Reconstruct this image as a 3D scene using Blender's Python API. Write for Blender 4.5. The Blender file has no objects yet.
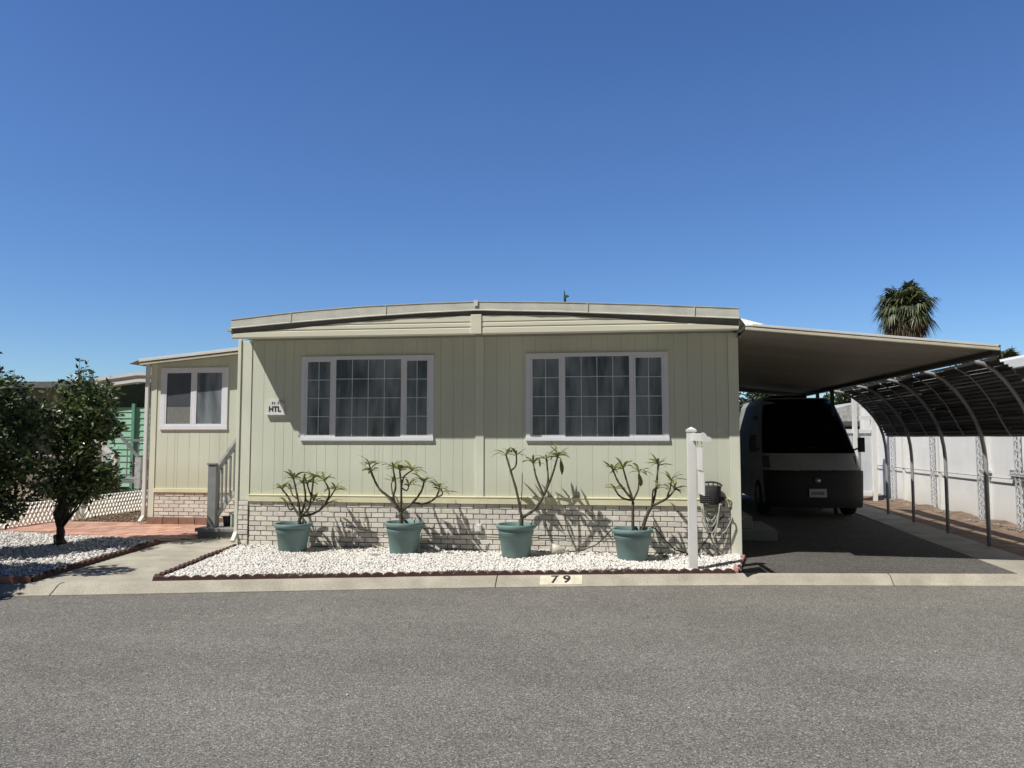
import bpy, math, random
import numpy as np
from mathutils import Vector, Matrix
random.seed(7); RNG = np.random.default_rng(11)
R = math.radians
S = bpy.context.scene
COL = S.collection

# ---------------------------------------------------------------- materials
def sock(n, name):
    for i in n.inputs:
        if i.name == name and i.enabled: return i
    return n.inputs[name]

def mat(name, c1, c2=None, rough=.7, scale=3, detail=6, contrast=(.35, .65), bump=0, bscale=80, bdist=.01,
        stretch=(1, 1, 1), metal=0, spec=.5, vcol=0, fine=0, fscale=200, dirt=None, trans=0, emis=None):
    """procedural surface: two tones mixed by noise, optional fine grain, vertex tone and low dirt"""
    m = bpy.data.materials.new(name); m.use_nodes = True
    nt = m.node_tree; N = nt.nodes; L = nt.links
    b = N['Principled BSDF']
    b.inputs['Roughness'].default_value = rough
    b.inputs['Metallic'].default_value = metal
    b.inputs['Specular IOR Level'].default_value = spec
    tc = N.new('ShaderNodeTexCoord'); mp = N.new('ShaderNodeMapping')
    geo = N.new('ShaderNodeNewGeometry')
    L.new(geo.outputs['Position'], mp.inputs['Vector']); mp.inputs['Scale'].default_value = stretch
    nz = N.new('ShaderNodeTexNoise'); nz.inputs['Scale'].default_value = scale; nz.inputs['Detail'].default_value = detail
    L.new(mp.outputs[0], nz.inputs['Vector'])
    rp = N.new('ShaderNodeValToRGB')
    c2 = c2 or tuple(x * .82 for x in c1)
    rp.color_ramp.elements[0].position = contrast[0]; rp.color_ramp.elements[1].position = contrast[1]
    rp.color_ramp.elements[0].color = (*c2, 1); rp.color_ramp.elements[1].color = (*c1, 1)
    L.new(nz.outputs['Fac'], rp.inputs['Fac'])
    col = rp.outputs['Color']
    if fine:
        n2 = N.new('ShaderNodeTexNoise'); n2.inputs['Scale'].default_value = fscale; n2.inputs['Detail'].default_value = 3
        L.new(geo.outputs['Position'], n2.inputs['Vector'])
        mr = N.new('ShaderNodeMapRange'); mr.inputs[1].default_value = .3; mr.inputs[2].default_value = .7
        mr.inputs[3].default_value = 1 - fine; mr.inputs[4].default_value = 1 + fine
        L.new(n2.outputs['Fac'], mr.inputs[0])
        vm = N.new('ShaderNodeVectorMath'); vm.operation = 'SCALE'
        L.new(col, vm.inputs[0]); L.new(mr.outputs[0], vm.inputs['Scale']); col = vm.outputs[0]
    if vcol:
        at = N.new('ShaderNodeAttribute'); at.attribute_name = 'tone'
        vm = N.new('ShaderNodeVectorMath'); vm.operation = 'MULTIPLY'
        L.new(col, vm.inputs[0]); L.new(at.outputs['Color'], vm.inputs[1]); col = vm.outputs[0]
    if dirt:   # (z0, z1, colour) splash soil fading upward from z0 to z1
        sx = N.new('ShaderNodeSeparateXYZ'); L.new(geo.outputs['Position'], sx.inputs[0])
        mr = N.new('ShaderNodeMapRange'); mr.inputs[1].default_value = dirt[0]; mr.inputs[2].default_value = dirt[1]
        mr.inputs[3].default_value = .75; mr.inputs[4].default_value = 0
        L.new(sx.outputs['Z'], mr.inputs[0])
        mu = N.new('ShaderNodeMath'); mu.operation = 'MULTIPLY'
        L.new(mr.outputs[0], mu.inputs[0]); L.new(nz.outputs['Fac'], mu.inputs[1])
        mx = N.new('ShaderNodeMix'); mx.data_type = 'RGBA'
        L.new(mu.outputs[0], mx.inputs['Factor']); L.new(col, mx.inputs[6]); mx.inputs[7].default_value = (*dirt[2], 1)
        col = mx.outputs[2]
    L.new(col, b.inputs['Base Color'])
    if bump:
        nb = N.new('ShaderNodeTexNoise'); nb.inputs['Scale'].default_value = bscale; nb.inputs['Detail'].default_value = 5
        L.new(mp.outputs[0], nb.inputs['Vector'])
        bp = N.new('ShaderNodeBump'); bp.inputs['Strength'].default_value = bump; bp.inputs['Distance'].default_value = bdist
        L.new(nb.outputs['Fac'], bp.inputs['Height']); L.new(bp.outputs[0], b.inputs['Normal'])
    if trans:   # leaf translucency
        tr = N.new('ShaderNodeBsdfTranslucent'); L.new(col, tr.inputs['Color'])
        mxs = N.new('ShaderNodeMixShader'); mxs.inputs[0].default_value = trans
        L.new(b.outputs[0], mxs.inputs[1]); L.new(tr.outputs[0], mxs.inputs[2])
        L.new(mxs.outputs[0], N['Material Output'].inputs['Surface'])
    return m

M = {}
M['siding'] = mat('painted siding', (.705, .74, .605), (.60, .63, .515), .75, 1.7, 9, (.32, .66), bump=.35, bscale=60, bdist=.004, stretch=(1, 1, .12), fine=.05, fscale=90, dirt=(.74, 1.25, (.42, .40, .26)))
M['belt'] = mat('yellow belt paint', (.76, .73, .50), (.68, .65, .45), .6, 4, 5, bump=.2, bscale=50, bdist=.003, fine=.05)
M['trim'] = mat('painted corner trim', (.75, .77, .635), (.68, .70, .575), .6, 5, 5, stretch=(1, 1, .3), fine=.04)
M['band'] = mat('cream metal siding', (.76, .745, .60), (.70, .685, .55), .5, 3, 5, stretch=(.3, 1, 3), fine=.03)
M['fascia'] = mat('weathered galvanised fascia', (.66, .665, .59), (.53, .535, .47), .45, 5, 7, (.3, .65), stretch=(.6, 1, 2.5), fine=.08, fscale=60, spec=.4)
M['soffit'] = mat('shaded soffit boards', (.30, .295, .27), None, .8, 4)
M['brick'] = mat('cream slump brick', (.79, .765, .70), (.66, .635, .575), .9, 22, 6, (.3, .7), bump=.5, bscale=90, bdist=.006, vcol=1, fine=.10, fscale=160)
M['mortar'] = mat('dark mortar', (.22, .19, .16), None, .95, 20)
M['white'] = mat('white window vinyl', (.84, .855, .90), (.80, .815, .86), .4, 6, fine=.02)
M['whitepaint'] = mat('white paint', (.78, .78, .76), (.70, .70, .67), .45, 4, 5, (.3, .7), fine=.03)
M['muntin'] = mat('white grid bar', (.80, .81, .84), None, .5, 6)
M['darkin'] = mat('dark room', (.015, .015, .017), None, .9, 3)
M['curtain'] = mat('grey curtain cloth', (.40, .43, .44), (.13, .15, .165), .9, 1.6, 3, (.38, .58), stretch=(2.5, 1, .6))
M['blind'] = mat('pale roller blind', (.42, .405, .36), (.35, .335, .30), .9, 8, stretch=(4, 1, 1))
M['screen'] = mat('insect screen cloth', (.16, .155, .18), (.13, .13, .15), .95, 4)
M['concrete'] = mat('pale concrete', (.46, .425, .345), (.33, .30, .24), .9, 3.2, 10, (.3, .66), bump=.4, bscale=120, bdist=.004, fine=.22, fscale=95)
M['concrete2'] = mat('stained concrete', (.40, .375, .31), (.26, .24, .20), .9, 1.7, 9, (.3, .68), bump=.3, bscale=120, bdist=.004, fine=.10, fscale=150)
M['paver'] = mat('red paver', (.60, .36, .265), (.44, .24, .175), .9, 9, 7, (.3, .7), vcol=1, fine=.10, bump=.3, bscale=110, bdist=.004)
M['paverjoint'] = mat('sandy joint', (.30, .22, .17), None, .95, 20)
M['edging'] = mat('dark red concrete edging', (.105, .052, .043), (.065, .035, .03), .9, 14, 7, (.3, .7), bump=.4, bscale=90, bdist=.004, fine=.14)
M['edgingpale'] = mat('faded pink concrete edging', (.42, .22, .18), (.22, .10, .085), .9, 9, 7, (.35, .6), bump=.4, bscale=90, bdist=.004, fine=.14)
M['rock'] = mat('white marble chips', (.88, .865, .83), (.78, .76, .725), .8, 40, 4, vcol=1, fine=.05)
M['rockbase'] = mat('chip bed', (.62, .58, .54), (.26, .23, .20), .95, 38, 6, (.42, .58), bump=.8, bscale=60, bdist=.02)
M['dirt'] = mat('dry dirt', (.235, .165, .115), (.12, .08, .055), .95, 3.5, 9, (.32, .66), bump=.7, bscale=40, bdist=.03, fine=.25, fscale=70)
M['dirtpale'] = mat('dry sandy soil', (.34, .26, .18), (.22, .165, .10), .95, 2.5, 9, (.32, .66), bump=.6, bscale=40, bdist=.03, fine=.22, fscale=70)
M['stone'] = mat('grey landscape rock', (.36, .33, .30), (.24, .22, .20), .9, 12, bump=.4, bscale=40, bdist=.01, vcol=1)
M['pot'] = mat('teal plastic pot', (.185, .28, .275), (.145, .225, .22), .5, 5, 6, (.3, .7), fine=.05, spec=.35)
M['soil'] = mat('potting soil', (.045, .033, .024), None, .95, 30, bump=.8, bscale=60, bdist=.02)
M['bark'] = mat('grey brown bark', (.095, .072, .048), (.04, .03, .022), .9, 18, 6, (.3, .7), stretch=(1, 1, .4), bump=.5, bscale=60, bdist=.006)
M['stem'] = mat('plumeria stem', (.115, .095, .062), (.052, .045, .03), .8, 26, 6, (.35, .65), bump=.4, bscale=80, bdist=.003)
M['stemgreen'] = mat('green plumeria tip stem', (.155, .165, .07), (.10, .10, .045), .7, 20)
M['leafplum'] = mat('plumeria leaf', (.22, .25, .085), (.14, .16, .055), .5, 14, vcol=1, trans=.22)
M['leafcitrus'] = mat('leathery citrus leaf', (.075, .11, .040), (.040, .06, .022), .30, 5, vcol=1, trans=.18, spec=.5)
M['leafdark'] = mat('dark tree leaf', (.045, .068, .026), (.022, .035, .014), .42, 5, vcol=1, trans=.15)
M['leafpale'] = mat('light tree leaf', (.10, .14, .05), (.06, .085, .03), .5, 5, vcol=1, trans=.2)
M['palmleaf'] = mat('palm frond', (.12, .14, .06), (.06, .075, .034), .5, 4, vcol=1, trans=.15)
M['palmdead'] = mat('dry palm frond', (.20, .15, .10), (.12, .09, .06), .8, 4, vcol=1, trans=.1)
M['grey'] = mat('grey porch paint', (.26, .265, .27), (.20, .205, .21), .6, 6, 6, (.3, .7), fine=.05)
M['greypale'] = mat('worn pale grey paint', (.55, .56, .56), (.36, .37, .37), .6, 9, 6, (.35, .6), fine=.05)
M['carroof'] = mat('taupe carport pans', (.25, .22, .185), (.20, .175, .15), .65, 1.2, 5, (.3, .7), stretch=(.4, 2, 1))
M['cream'] = mat('cream gutter edge', (.70, .665, .52), None, .45, 5)
M['darksteel'] = mat('grey steel tube', (.36, .355, .35), (.28, .275, .27), .5, 8)
M['darkbeam'] = mat('dark gutter beam', (.045, .042, .04), None, .6, 6)
M['louver'] = mat('dark brown louver', (.085, .078, .072), (.045, .041, .038), .6, 5, 5, stretch=(1, .3, 3))
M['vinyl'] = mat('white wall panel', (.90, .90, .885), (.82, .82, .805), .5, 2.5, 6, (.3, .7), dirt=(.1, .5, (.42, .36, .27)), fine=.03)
M['vinylshade'] = mat('shaded white vinyl', (.62, .66, .70), (.55, .58, .62), .5, 3, fine=.02)  # white vinyl with a shaded, bluish tone put into its colour
M['iron'] = mat('grey painted iron', (.62, .63, .64), (.42, .43, .44), .6, 20)
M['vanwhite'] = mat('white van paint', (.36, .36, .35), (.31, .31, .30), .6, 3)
M['black'] = mat('black plastic', (.014, .014, .015), None, .6, 20, bump=.1, bscale=200)
M['rubber'] = mat('tyre rubber', (.018, .018, .018), None, .85, 20)
M['rim'] = mat('dull wheel metal', (.14, .14, .14), None, .4, 8, metal=.6)
M['plate'] = mat('licence plate', (.52, .52, .50), None, .5, 5)
M['plateink'] = mat('plate ink', (.05, .07, .2), None, .5, 5)
M['lamplens'] = mat('headlamp lens', (.07, .07, .075), None, .12, 5)
M['emblem'] = mat('satin metal emblem', (.42, .42, .42), None, .3, 5, metal=.8)
M['wicker'] = mat('dark wicker plastic', (.055, .05, .055), (.035, .032, .035), .7, 40)
M['hose'] = mat('pale hose', (.42, .43, .38), (.30, .31, .27), .5, 15)
M['cable'] = mat('black cable', (.018, .018, .018), None, .6, 10)
M['green'] = mat('mint green siding', (.36, .62, .47), (.32, .56, .42), .6, 3, 5)
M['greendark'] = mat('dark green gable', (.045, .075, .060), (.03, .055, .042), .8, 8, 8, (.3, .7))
M['greentrim'] = mat('green post paint', (.16, .38, .27), None, .6, 3)
M['tan'] = mat('tan house wall', (.24, .215, .18), (.19, .17, .14), .8, 3)
M['roofgrey'] = mat('grey roof shingle', (.17, .175, .18), (.12, .12, .125), .9, 9, 6)
M['lattice'] = mat('cream lattice', (.88, .87, .83), (.76, .74, .69), .7, 7, 5, (.3, .7))
M['paintw'] = mat('cream kerb paint', (.74, .70, .55), (.60, .56, .43), .8, 12, 8, (.3, .6))
M['ink'] = mat('black stencil paint', (.02, .02, .02), None, .8, 10)
M['lampcream'] = mat('sun-faded lamp plastic', (.66, .62, .52), (.56, .52, .43), .5, 8)
M['weed'] = mat('dry grass', (.20, .18, .07), (.12, .12, .04), .8, 5, vcol=1, trans=.2)
M['crack'] = mat('dark joint', (.07, .06, .045), None, .95, 10)  # dark colour of the kerb joint lines
M['cloth'] = mat('dull pink cloth', (.20, .09, .08), None, .8, 10)

def glass(name, tint=(.84, .86, .88), rough=.03):
    m = bpy.data.materials.new(name); m.use_nodes = True; nt = m.node_tree; N = nt.nodes; L = nt.links
    N.remove(N['Principled BSDF'])
    tr = N.new('ShaderNodeBsdfTransparent'); tr.inputs[0].default_value = (*tint, 1)
    gl = N.new('ShaderNodeBsdfGlossy'); gl.inputs['Roughness'].default_value = rough
    nz = N.new('ShaderNodeTexNoise'); nz.inputs['Scale'].default_value = 1.7
    bp = N.new('ShaderNodeBump'); bp.inputs['Strength'].default_value = .12; bp.inputs['Distance'].default_value = .01
    L.new(nz.outputs['Fac'], bp.inputs['Height']); L.new(bp.outputs[0], gl.inputs['Normal'])
    lw = N.new('ShaderNodeLayerWeight'); lw.inputs[0].default_value = .5
    pw = N.new('ShaderNodeMath'); pw.operation = 'POWER'; pw.inputs[1].default_value = 4; L.new(lw.outputs['Facing'], pw.inputs[0])
    fr = N.new('ShaderNodeMath'); fr.operation = 'MULTIPLY_ADD'; fr.inputs[1].default_value = .9; fr.inputs[2].default_value = .07; L.new(pw.outputs[0], fr.inputs[0])
    mx = N.new('ShaderNodeMixShader'); L.new(fr.outputs[0], mx.inputs[0]); L.new(tr.outputs[0], mx.inputs[1]); L.new(gl.outputs[0], mx.inputs[2])
    L.new(mx.outputs[0], N['Material Output'].inputs['Surface']); return m
M['glass'] = glass('window glass')
M['vanglass'] = mat('dark windscreen', (.006, .006, .007), None, .35, 5, spec=.06)

def asphalt(name, base, dark, light, tint=1.0, sc=190):
    m = bpy.data.materials.new(name); m.use_nodes = True; nt = m.node_tree; N = nt.nodes; L = nt.links
    b = N['Principled BSDF']; b.inputs['Roughness'].default_value = .9; b.inputs['Specular IOR Level'].default_value = .25
    geo = N.new('ShaderNodeNewGeometry')
    def noise(s, d=2, st=None):
        n = N.new('ShaderNodeTexNoise'); n.inputs['Scale'].default_value = s; n.inputs['Detail'].default_value = d
        if st:
            mp = N.new('ShaderNodeMapping'); mp.inputs['Scale'].default_value = st; L.new(geo.outputs['Position'], mp.inputs[0]); L.new(mp.outputs[0], n.inputs['Vector'])
        else: L.new(geo.outputs['Position'], n.inputs['Vector'])
        return n
    v = N.new('ShaderNodeTexVoronoi'); v.inputs['Scale'].default_value = sc; L.new(geo.outputs['Position'], v.inputs['Vector'])
    sx = N.new('ShaderNodeSeparateColor'); L.new(v.outputs['Color'], sx.inputs[0])
    rp = N.new('ShaderNodeValToRGB'); e = rp.color_ramp.elements
    e[0].position = 0; e[0].color = (*dark, 1); e[1].position = 1; e[1].color = (*light, 1)
    k = e.new(.35); k.color = (*base, 1); k = e.new(.82); k.color = tuple(x * 1.25 for x in base) + (1,)
    L.new(sx.outputs[0], rp.inputs['Fac'])
    big = noise(.55, 8); mr = N.new('ShaderNodeMapRange'); mr.inputs[1].default_value = .3; mr.inputs[2].default_value = .7; mr.inputs[3].default_value = .86; mr.inputs[4].default_value = 1.12
    L.new(big.outputs['Fac'], mr.inputs[0])
    mid = noise(7, 5); m2 = N.new('ShaderNodeMapRange'); m2.inputs[1].default_value = .3; m2.inputs[2].default_value = .7; m2.inputs[3].default_value = .93; m2.inputs[4].default_value = 1.07
    L.new(mid.outputs['Fac'], m2.inputs[0])
    st = noise(1, 4, (.15, 1.6, 1)); m3 = N.new('ShaderNodeMapRange'); m3.inputs[1].default_value = .3; m3.inputs[2].default_value = .7; m3.inputs[3].default_value = .93; m3.inputs[4].default_value = 1.06
    L.new(st.outputs['Fac'], m3.inputs[0])
    a = N.new('ShaderNodeMath'); a.operation = 'MULTIPLY'; L.new(mr.outputs[0], a.inputs[0]); L.new(m2.outputs[0], a.inputs[1])
    a2 = N.new('ShaderNodeMath'); a2.operation = 'MULTIPLY'; L.new(a.outputs[0], a2.inputs[0]); L.new(m3.outputs[0], a2.inputs[1])
    vm = N.new('ShaderNodeVectorMath'); vm.operation = 'SCALE'; L.new(rp.outputs[0], vm.inputs[0]); L.new(a2.outputs[0], vm.inputs['Scale'])
    gr = noise(46, 3); m4 = N.new('ShaderNodeMapRange'); m4.inputs[1].default_value = .32; m4.inputs[2].default_value = .68; m4.inputs[3].default_value = .88; m4.inputs[4].default_value = 1.12
    L.new(gr.outputs['Fac'], m4.inputs[0])
    stn = noise(1.1, 3); m5 = N.new('ShaderNodeMapRange'); m5.inputs[1].default_value = .64; m5.inputs[2].default_value = .76; m5.inputs[3].default_value = 1.0; m5.inputs[4].default_value = .86
    L.new(stn.outputs['Fac'], m5.inputs[0]); mm = N.new('ShaderNodeMath'); mm.operation = 'MULTIPLY'; L.new(m4.outputs[0], mm.inputs[0]); L.new(m5.outputs[0], mm.inputs[1])
    vm2 = N.new('ShaderNodeVectorMath'); vm2.operation = 'SCALE'; L.new(vm.outputs[0], vm2.inputs[0]); L.new(mm.outputs[0], vm2.inputs['Scale']); vm = vm2
    L.new(vm.outputs[0], b.inputs['Base Color'])
    bp = N.new('ShaderNodeBump'); bp.inputs['Strength'].default_value = .7; bp.inputs['Distance'].default_value = .004
    L.new(v.outputs['Distance'], bp.inputs['Height']); L.new(bp.outputs[0], b.inputs['Normal'])
    return m
M['road'] = asphalt('worn street asphalt', (.172, .164, .146), (.06, .057, .053), (.46, .44, .40), sc=150)
M['drive'] = asphalt('dark driveway asphalt', (.095, .090, .083), (.035, .034, .032), (.21, .20, .185), sc=110)

# ---------------------------------------------------------------- mesh helpers
class MB:
    def __init__(s): s.v = []; s.f = []; s.t = []; s.cur = 1.0; s.sm = []; s.mi = []; s.m = 0
    def add(s, vs, fs, smooth=False):
        o = len(s.v); s.v += [tuple(p) for p in vs]
        for f in fs:
            s.f.append(tuple(i + o for i in f)); s.sm.append(smooth); s.mi.append(s.m)
            s.t.append(s.cur if not callable(s.cur) else s.cur())
        return s
    def box(s, x0, x1, y0, y1, z0, z1, mtx=None):
        vs = [Vector((x, y, z)) for z in (z0, z1) for y in (y0, y1) for x in (x0, x1)]
        if mtx: vs = [mtx @ v for v in vs]
        return s.add(vs, [(0, 2, 3, 1), (4, 5, 7, 6), (0, 1, 5, 4), (2, 6, 7, 3), (0, 4, 6, 2), (1, 3, 7, 5)])
    def beam(s, a, b, w, h, up=(0, 0, 1)):
        a = Vector(a); b = Vector(b); d = (b - a); L_ = d.length; d.normalize(); u = Vector(up)
        sd = d.cross(u)
        if sd.length < 1e-4: sd = d.cross(Vector((1, 0, 0)))
        sd.normalize(); u = sd.cross(d)
        m = Matrix((sd, d, u)).transposed().to_4x4(); m.translation = a
        return s.box(-w / 2, w / 2, 0, L_, -h / 2, h / 2, m)
    def tube(s, pts, r, n=8, cap=True):
        pts = [Vector(p) for p in pts]; rs = r if isinstance(r, (list, tuple)) else [r] * len(pts)
        vs = []; prev = None
        for i, p in enumerate(pts):
            d = (pts[min(i + 1, len(pts) - 1)] - pts[max(i - 1, 0)]).normalized()
            if prev is None:
                a = d.orthogonal().normalized()
            else:
                a = prev - d * prev.dot(d)
                a = a.normalized() if a.length > 1e-5 else d.orthogonal().normalized()
            prev = a; b = d.cross(a)
            for k in range(n):
                t = 2 * math.pi * k / n; vs.append(p + (a * math.cos(t) + b * math.sin(t)) * rs[i])
        fs = [(i * n + k, i * n + (k + 1) % n, (i + 1) * n + (k + 1) % n, (i + 1) * n + k) for i in range(len(pts) - 1) for k in range(n)]
        if cap: fs += [tuple(range(n - 1, -1, -1)), tuple((len(pts) - 1) * n + k for k in range(n))]
        return s.add(vs, fs, True)
    def lathe(s, prof, c=(0, 0, 0), n=32, closed=False):
        vs = [(c[0] + r * math.cos(2 * math.pi * k / n), c[1] + r * math.sin(2 * math.pi * k / n), c[2] + z) for r, z in prof for k in range(n)]
        fs = [(i * n + k, i * n + (k + 1) % n, (i + 1) * n + (k + 1) % n, (i + 1) * n + k) for i in range(len(prof) - 1) for k in range(n)]
        return s.add(vs, fs, True)
    def poly(s, pts, z=None):
        vs = [(p[0], p[1], z if z is not None else p[2]) for p in pts]
        return s.add(vs, [tuple(range(len(vs)))])
    def build(s, name, material, parent=None, bevel=0, loc=None):
        me = bpy.data.meshes.new(name); me.from_pydata(s.v, [], s.f)
        for mm in (material if isinstance(material, list) else [material]): me.materials.append(mm)
        me.polygons.foreach_set('use_smooth', s.sm); me.polygons.foreach_set('material_index', s.mi)
        at = me.color_attributes.new('tone', 'FLOAT_COLOR', 'CORNER')
        arr = []
        for f, t in zip(s.f, s.t):
            c = (t, t, t, 1) if not isinstance(t, tuple) else (*t, 1)
            arr += list(c) * len(f)
        at.data.foreach_set('color', arr)
        me.update()
        o = bpy.data.objects.new(name, me); COL.objects.link(o)
        if loc: o.location = loc
        if parent: o.parent = parent
        if bevel:
            md = o.modifiers.new('edge', 'BEVEL'); md.width = bevel; md.segments = 2; md.limit_method = 'ANGLE'; md.angle_limit = R(40)
        return o

def tag(o, label=None, cat=None, group=None, kind=None):
    if label: o['label'] = label
    if cat: o['category'] = cat
    if group: o['group'] = group
    if kind: o['kind'] = kind
    return o
def thing(name, label, cat, group=None, loc=(0, 0, 0)):
    o = bpy.data.objects.new(name, None); COL.objects.link(o); o.empty_display_size = .2; o.location = loc
    return tag(o, label, cat, group)
def struct(o): o['kind'] = 'structure'; return o
def rel(o):   # parts are modelled in world space; keep them there under an offset parent
    o.matrix_parent_inverse = Matrix.Translation(-o.parent.location); return o
def lerp(a, b, t): return a + (b - a) * t

def interp(tab, x):
    xs = [p[0] for p in tab]; ys = [p[1] for p in tab]
    if x <= xs[0]:
        return ys[0] + (ys[1] - ys[0]) / (xs[1] - xs[0]) * (x - xs[0])
    if x >= xs[-1]:
        return ys[-1] + (ys[-1] - ys[-2]) / (xs[-1] - xs[-2]) * (x - xs[-1])
    return float(np.interp(x, xs, ys))
KB = [(-40, -3.5), (-16, 4.7), (-8, 6.70), (-6.13, 7.11), (-5.0, 7.365), (-3.73, 7.66), (-2.4, 7.97), (-1.21, 8.23), (.11, 8.48), (1.45, 8.70), (2.84, 8.86), (4.35, 9.03), (8, 9.42), (16, 10.2), (60, 14)]
def kb(x): return interp(KB, x)           # foot of the rolled kerb
GZ = .10                                   # yard level

# ---------------------------------------------------------------- ground, road, kerb
xs = sorted(set([-40, -30, -22, -16, -12] + [round(-10 + .25 * i, 3) for i in range(81)] + [12, 16, 25, 40, 60]))
m = MB(); m.poly([(-400, -300), (400, -300), (400, 900), (-400, 900)], -.03)
struct(m.build('ground', M['dirtpale']))
m = MB()
for a, b in zip(xs, xs[1:]): m.add([(a, -12, 0), (b, -12, 0), (b, kb(b) + .01, 0), (a, kb(a) + .01, 0)], [(0, 1, 2, 3)])
struct(m.build('road', M['road']))
m = MB()                                   # kerb profile swept along its line
prof = [(0, -.01), (0, .012), (.03, .03), (.11, .088), (.135, .098), (.20, .104), (.20, .05)]
for a, b in zip(xs, xs[1:]):
    for (d0, z0), (d1, z1) in zip(prof, prof[1:]):
        m.add([(a, kb(a) + d0, z0), (b, kb(b) + d0, z0), (b, kb(b) + d1, z1), (a, kb(a) + d1, z1)], [(0, 1, 2, 3)])
struct(m.build('kerb', M['concrete']))
m = MB()                                   # joints across the kerb
for x in (-5.66, -1.265, 2.98):
    w = .005
    pts = [(x - w + d * .02, kb(x) + d, z + .003) for d, z in prof[:6]] + [(x + w + d * .02, kb(x) + d, z + .003) for d, z in reversed(prof[:6])]
    n = len(pts)
    for i in range(5): m.add([pts[i], pts[i + 1], pts[n - 2 - i], pts[n - 1 - i]], [(0, 3, 2, 1)])
struct(m.build('kerb_joint', M['crack']))
m = MB()                                   # dirt sheet behind the kerb, out to the horizon
for a, b in zip(xs, xs[1:]): m.add([(a, kb(a) + .19, GZ - .03), (b, kb(b) + .19, GZ - .03), (b, 300, GZ - .03), (a, 300, GZ - .03)], [(0, 1, 2, 3)])
struct(m.build('yard_ground', M['dirtpale']))
m = MB()                                   # dark thin strip of grit where the asphalt meets the kerb
# driveway
def strip(xa, xb, yend, z, fx=lambda x, y: x, n=10):
    m = MB()
    for i in range(n):
        a = lerp(xa, xb, i / n); b = lerp(xa, xb, (i + 1) / n)
        m.add([(a, kb(a) + .19, z), (b, kb(b) + .19, z), (fx(b, yend), yend, z), (fx(a, yend), yend, z)], [(0, 1, 2, 3)])
    return m
struct(strip(1.40, 4.42, 21, .096, lambda x, y: x + .9 * max(0, (x - 3) / 1.4) * .55).build('driveway', M['drive']))
struct(strip(4.38, 5.05, 21, .091, lambda x, y: x + .70).build('driveway_border', M['concrete2']))
m = MB(); m.poly([(5.09, 9.3), (7.3, 9.5), (7.3, 24), (5.79, 24)], .085)
struct(m.build('planting_strip', M['dirt']))
m = MB()                                   # sandy rubble heap along the white wall foot
for i in range(34):
    y0 = 9.3 + i * .42; y1 = y0 + .42
    h0 = .05 + .03 * math.sin(i * 1.7); h1 = .05 + .03 * math.sin((i + 1) * 1.7)
    m.add([(6.25, y0, .086), (6.25, y1, .086), (6.66, y1, .10 + h1), (6.66, y0, .10 + h0)], [(0, 1, 2, 3)])
struct(m.build('soil_bank', M['dirt']))
# path
m = MB(); m.poly([(-6.02, kb(-6.02) + .19), (-4.80, kb(-4.80) + .19), (-5.07, 10.1), (-5.07, 11.2), (-6.25, 11.2), (-6.40, 10.35)], .101)
struct(m.build('path', M['concrete']))
m = MB(); m.poly([(-10.6, 10.3), (-6.0, 10.3), (-5.95, 12.6), (-10.6, 12.6)], .098)
struct(m.build('patio_bed', M['paverjoint']))
m = MB(); random.seed(3)                   # brick pavers, staggered squares
for r_ in range(8):
    for c in range(17):
        x = -10.2 + c * .30 + (r_ % 2) * .15; y = 10.42 + r_ * .275
        if x > -6.33: continue
        if y < 11.15 and x < -9.3 + (11.15 - y) * 2.6: continue
        t = random.uniform(.82, 1.12); m.cur = (t, t * random.uniform(.93, 1.03), t * random.uniform(.9, 1.03))
        dz = random.uniform(0, .006)
        m.box(x + .004, x + .292, y + .004, y + .268, .09, .115 + dz)
m.cur = 1.0
struct(m.build('patio_paving', M['paver']))

# ---------------------------------------------------------------- marble chip beds (nobody could count them)
ICO = None
def rock_templates():
    import bmesh
    out = []
    for k in range(10):
        bm = bmesh.new(); bmesh.ops.create_icosphere(bm, subdivisions=1, radius=1)
        rng = np.random.default_rng(k)
        vs = np.array([v.co[:] for v in bm.verts]); fs = np.array([[v.index for v in f.verts] for f in bm.faces])
        bm.free()
        vs = vs[:12] if len(vs) == 12 else vs
        vs = vs * (1 + rng.uniform(-.28, .28, (len(vs), 1))); vs[:, 1] *= rng.uniform(.6, .9); vs[:, 2] *= rng.uniform(.45, .8)
        out.append((vs, fs))
    return out
TPL = rock_templates()
def inside(poly, x, y):
    c = np.zeros(len(x), bool); n = len(poly); j = n - 1
    for i in range(n):
        xi, yi = poly[i]; xj, yj = poly[j]
        t = ((yi > y) != (yj > y)) & (x < (xj - xi) * (y - yi) / ((yj - yi) + 1e-12) + xi)
        c ^= t; j = i
    return c
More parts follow.
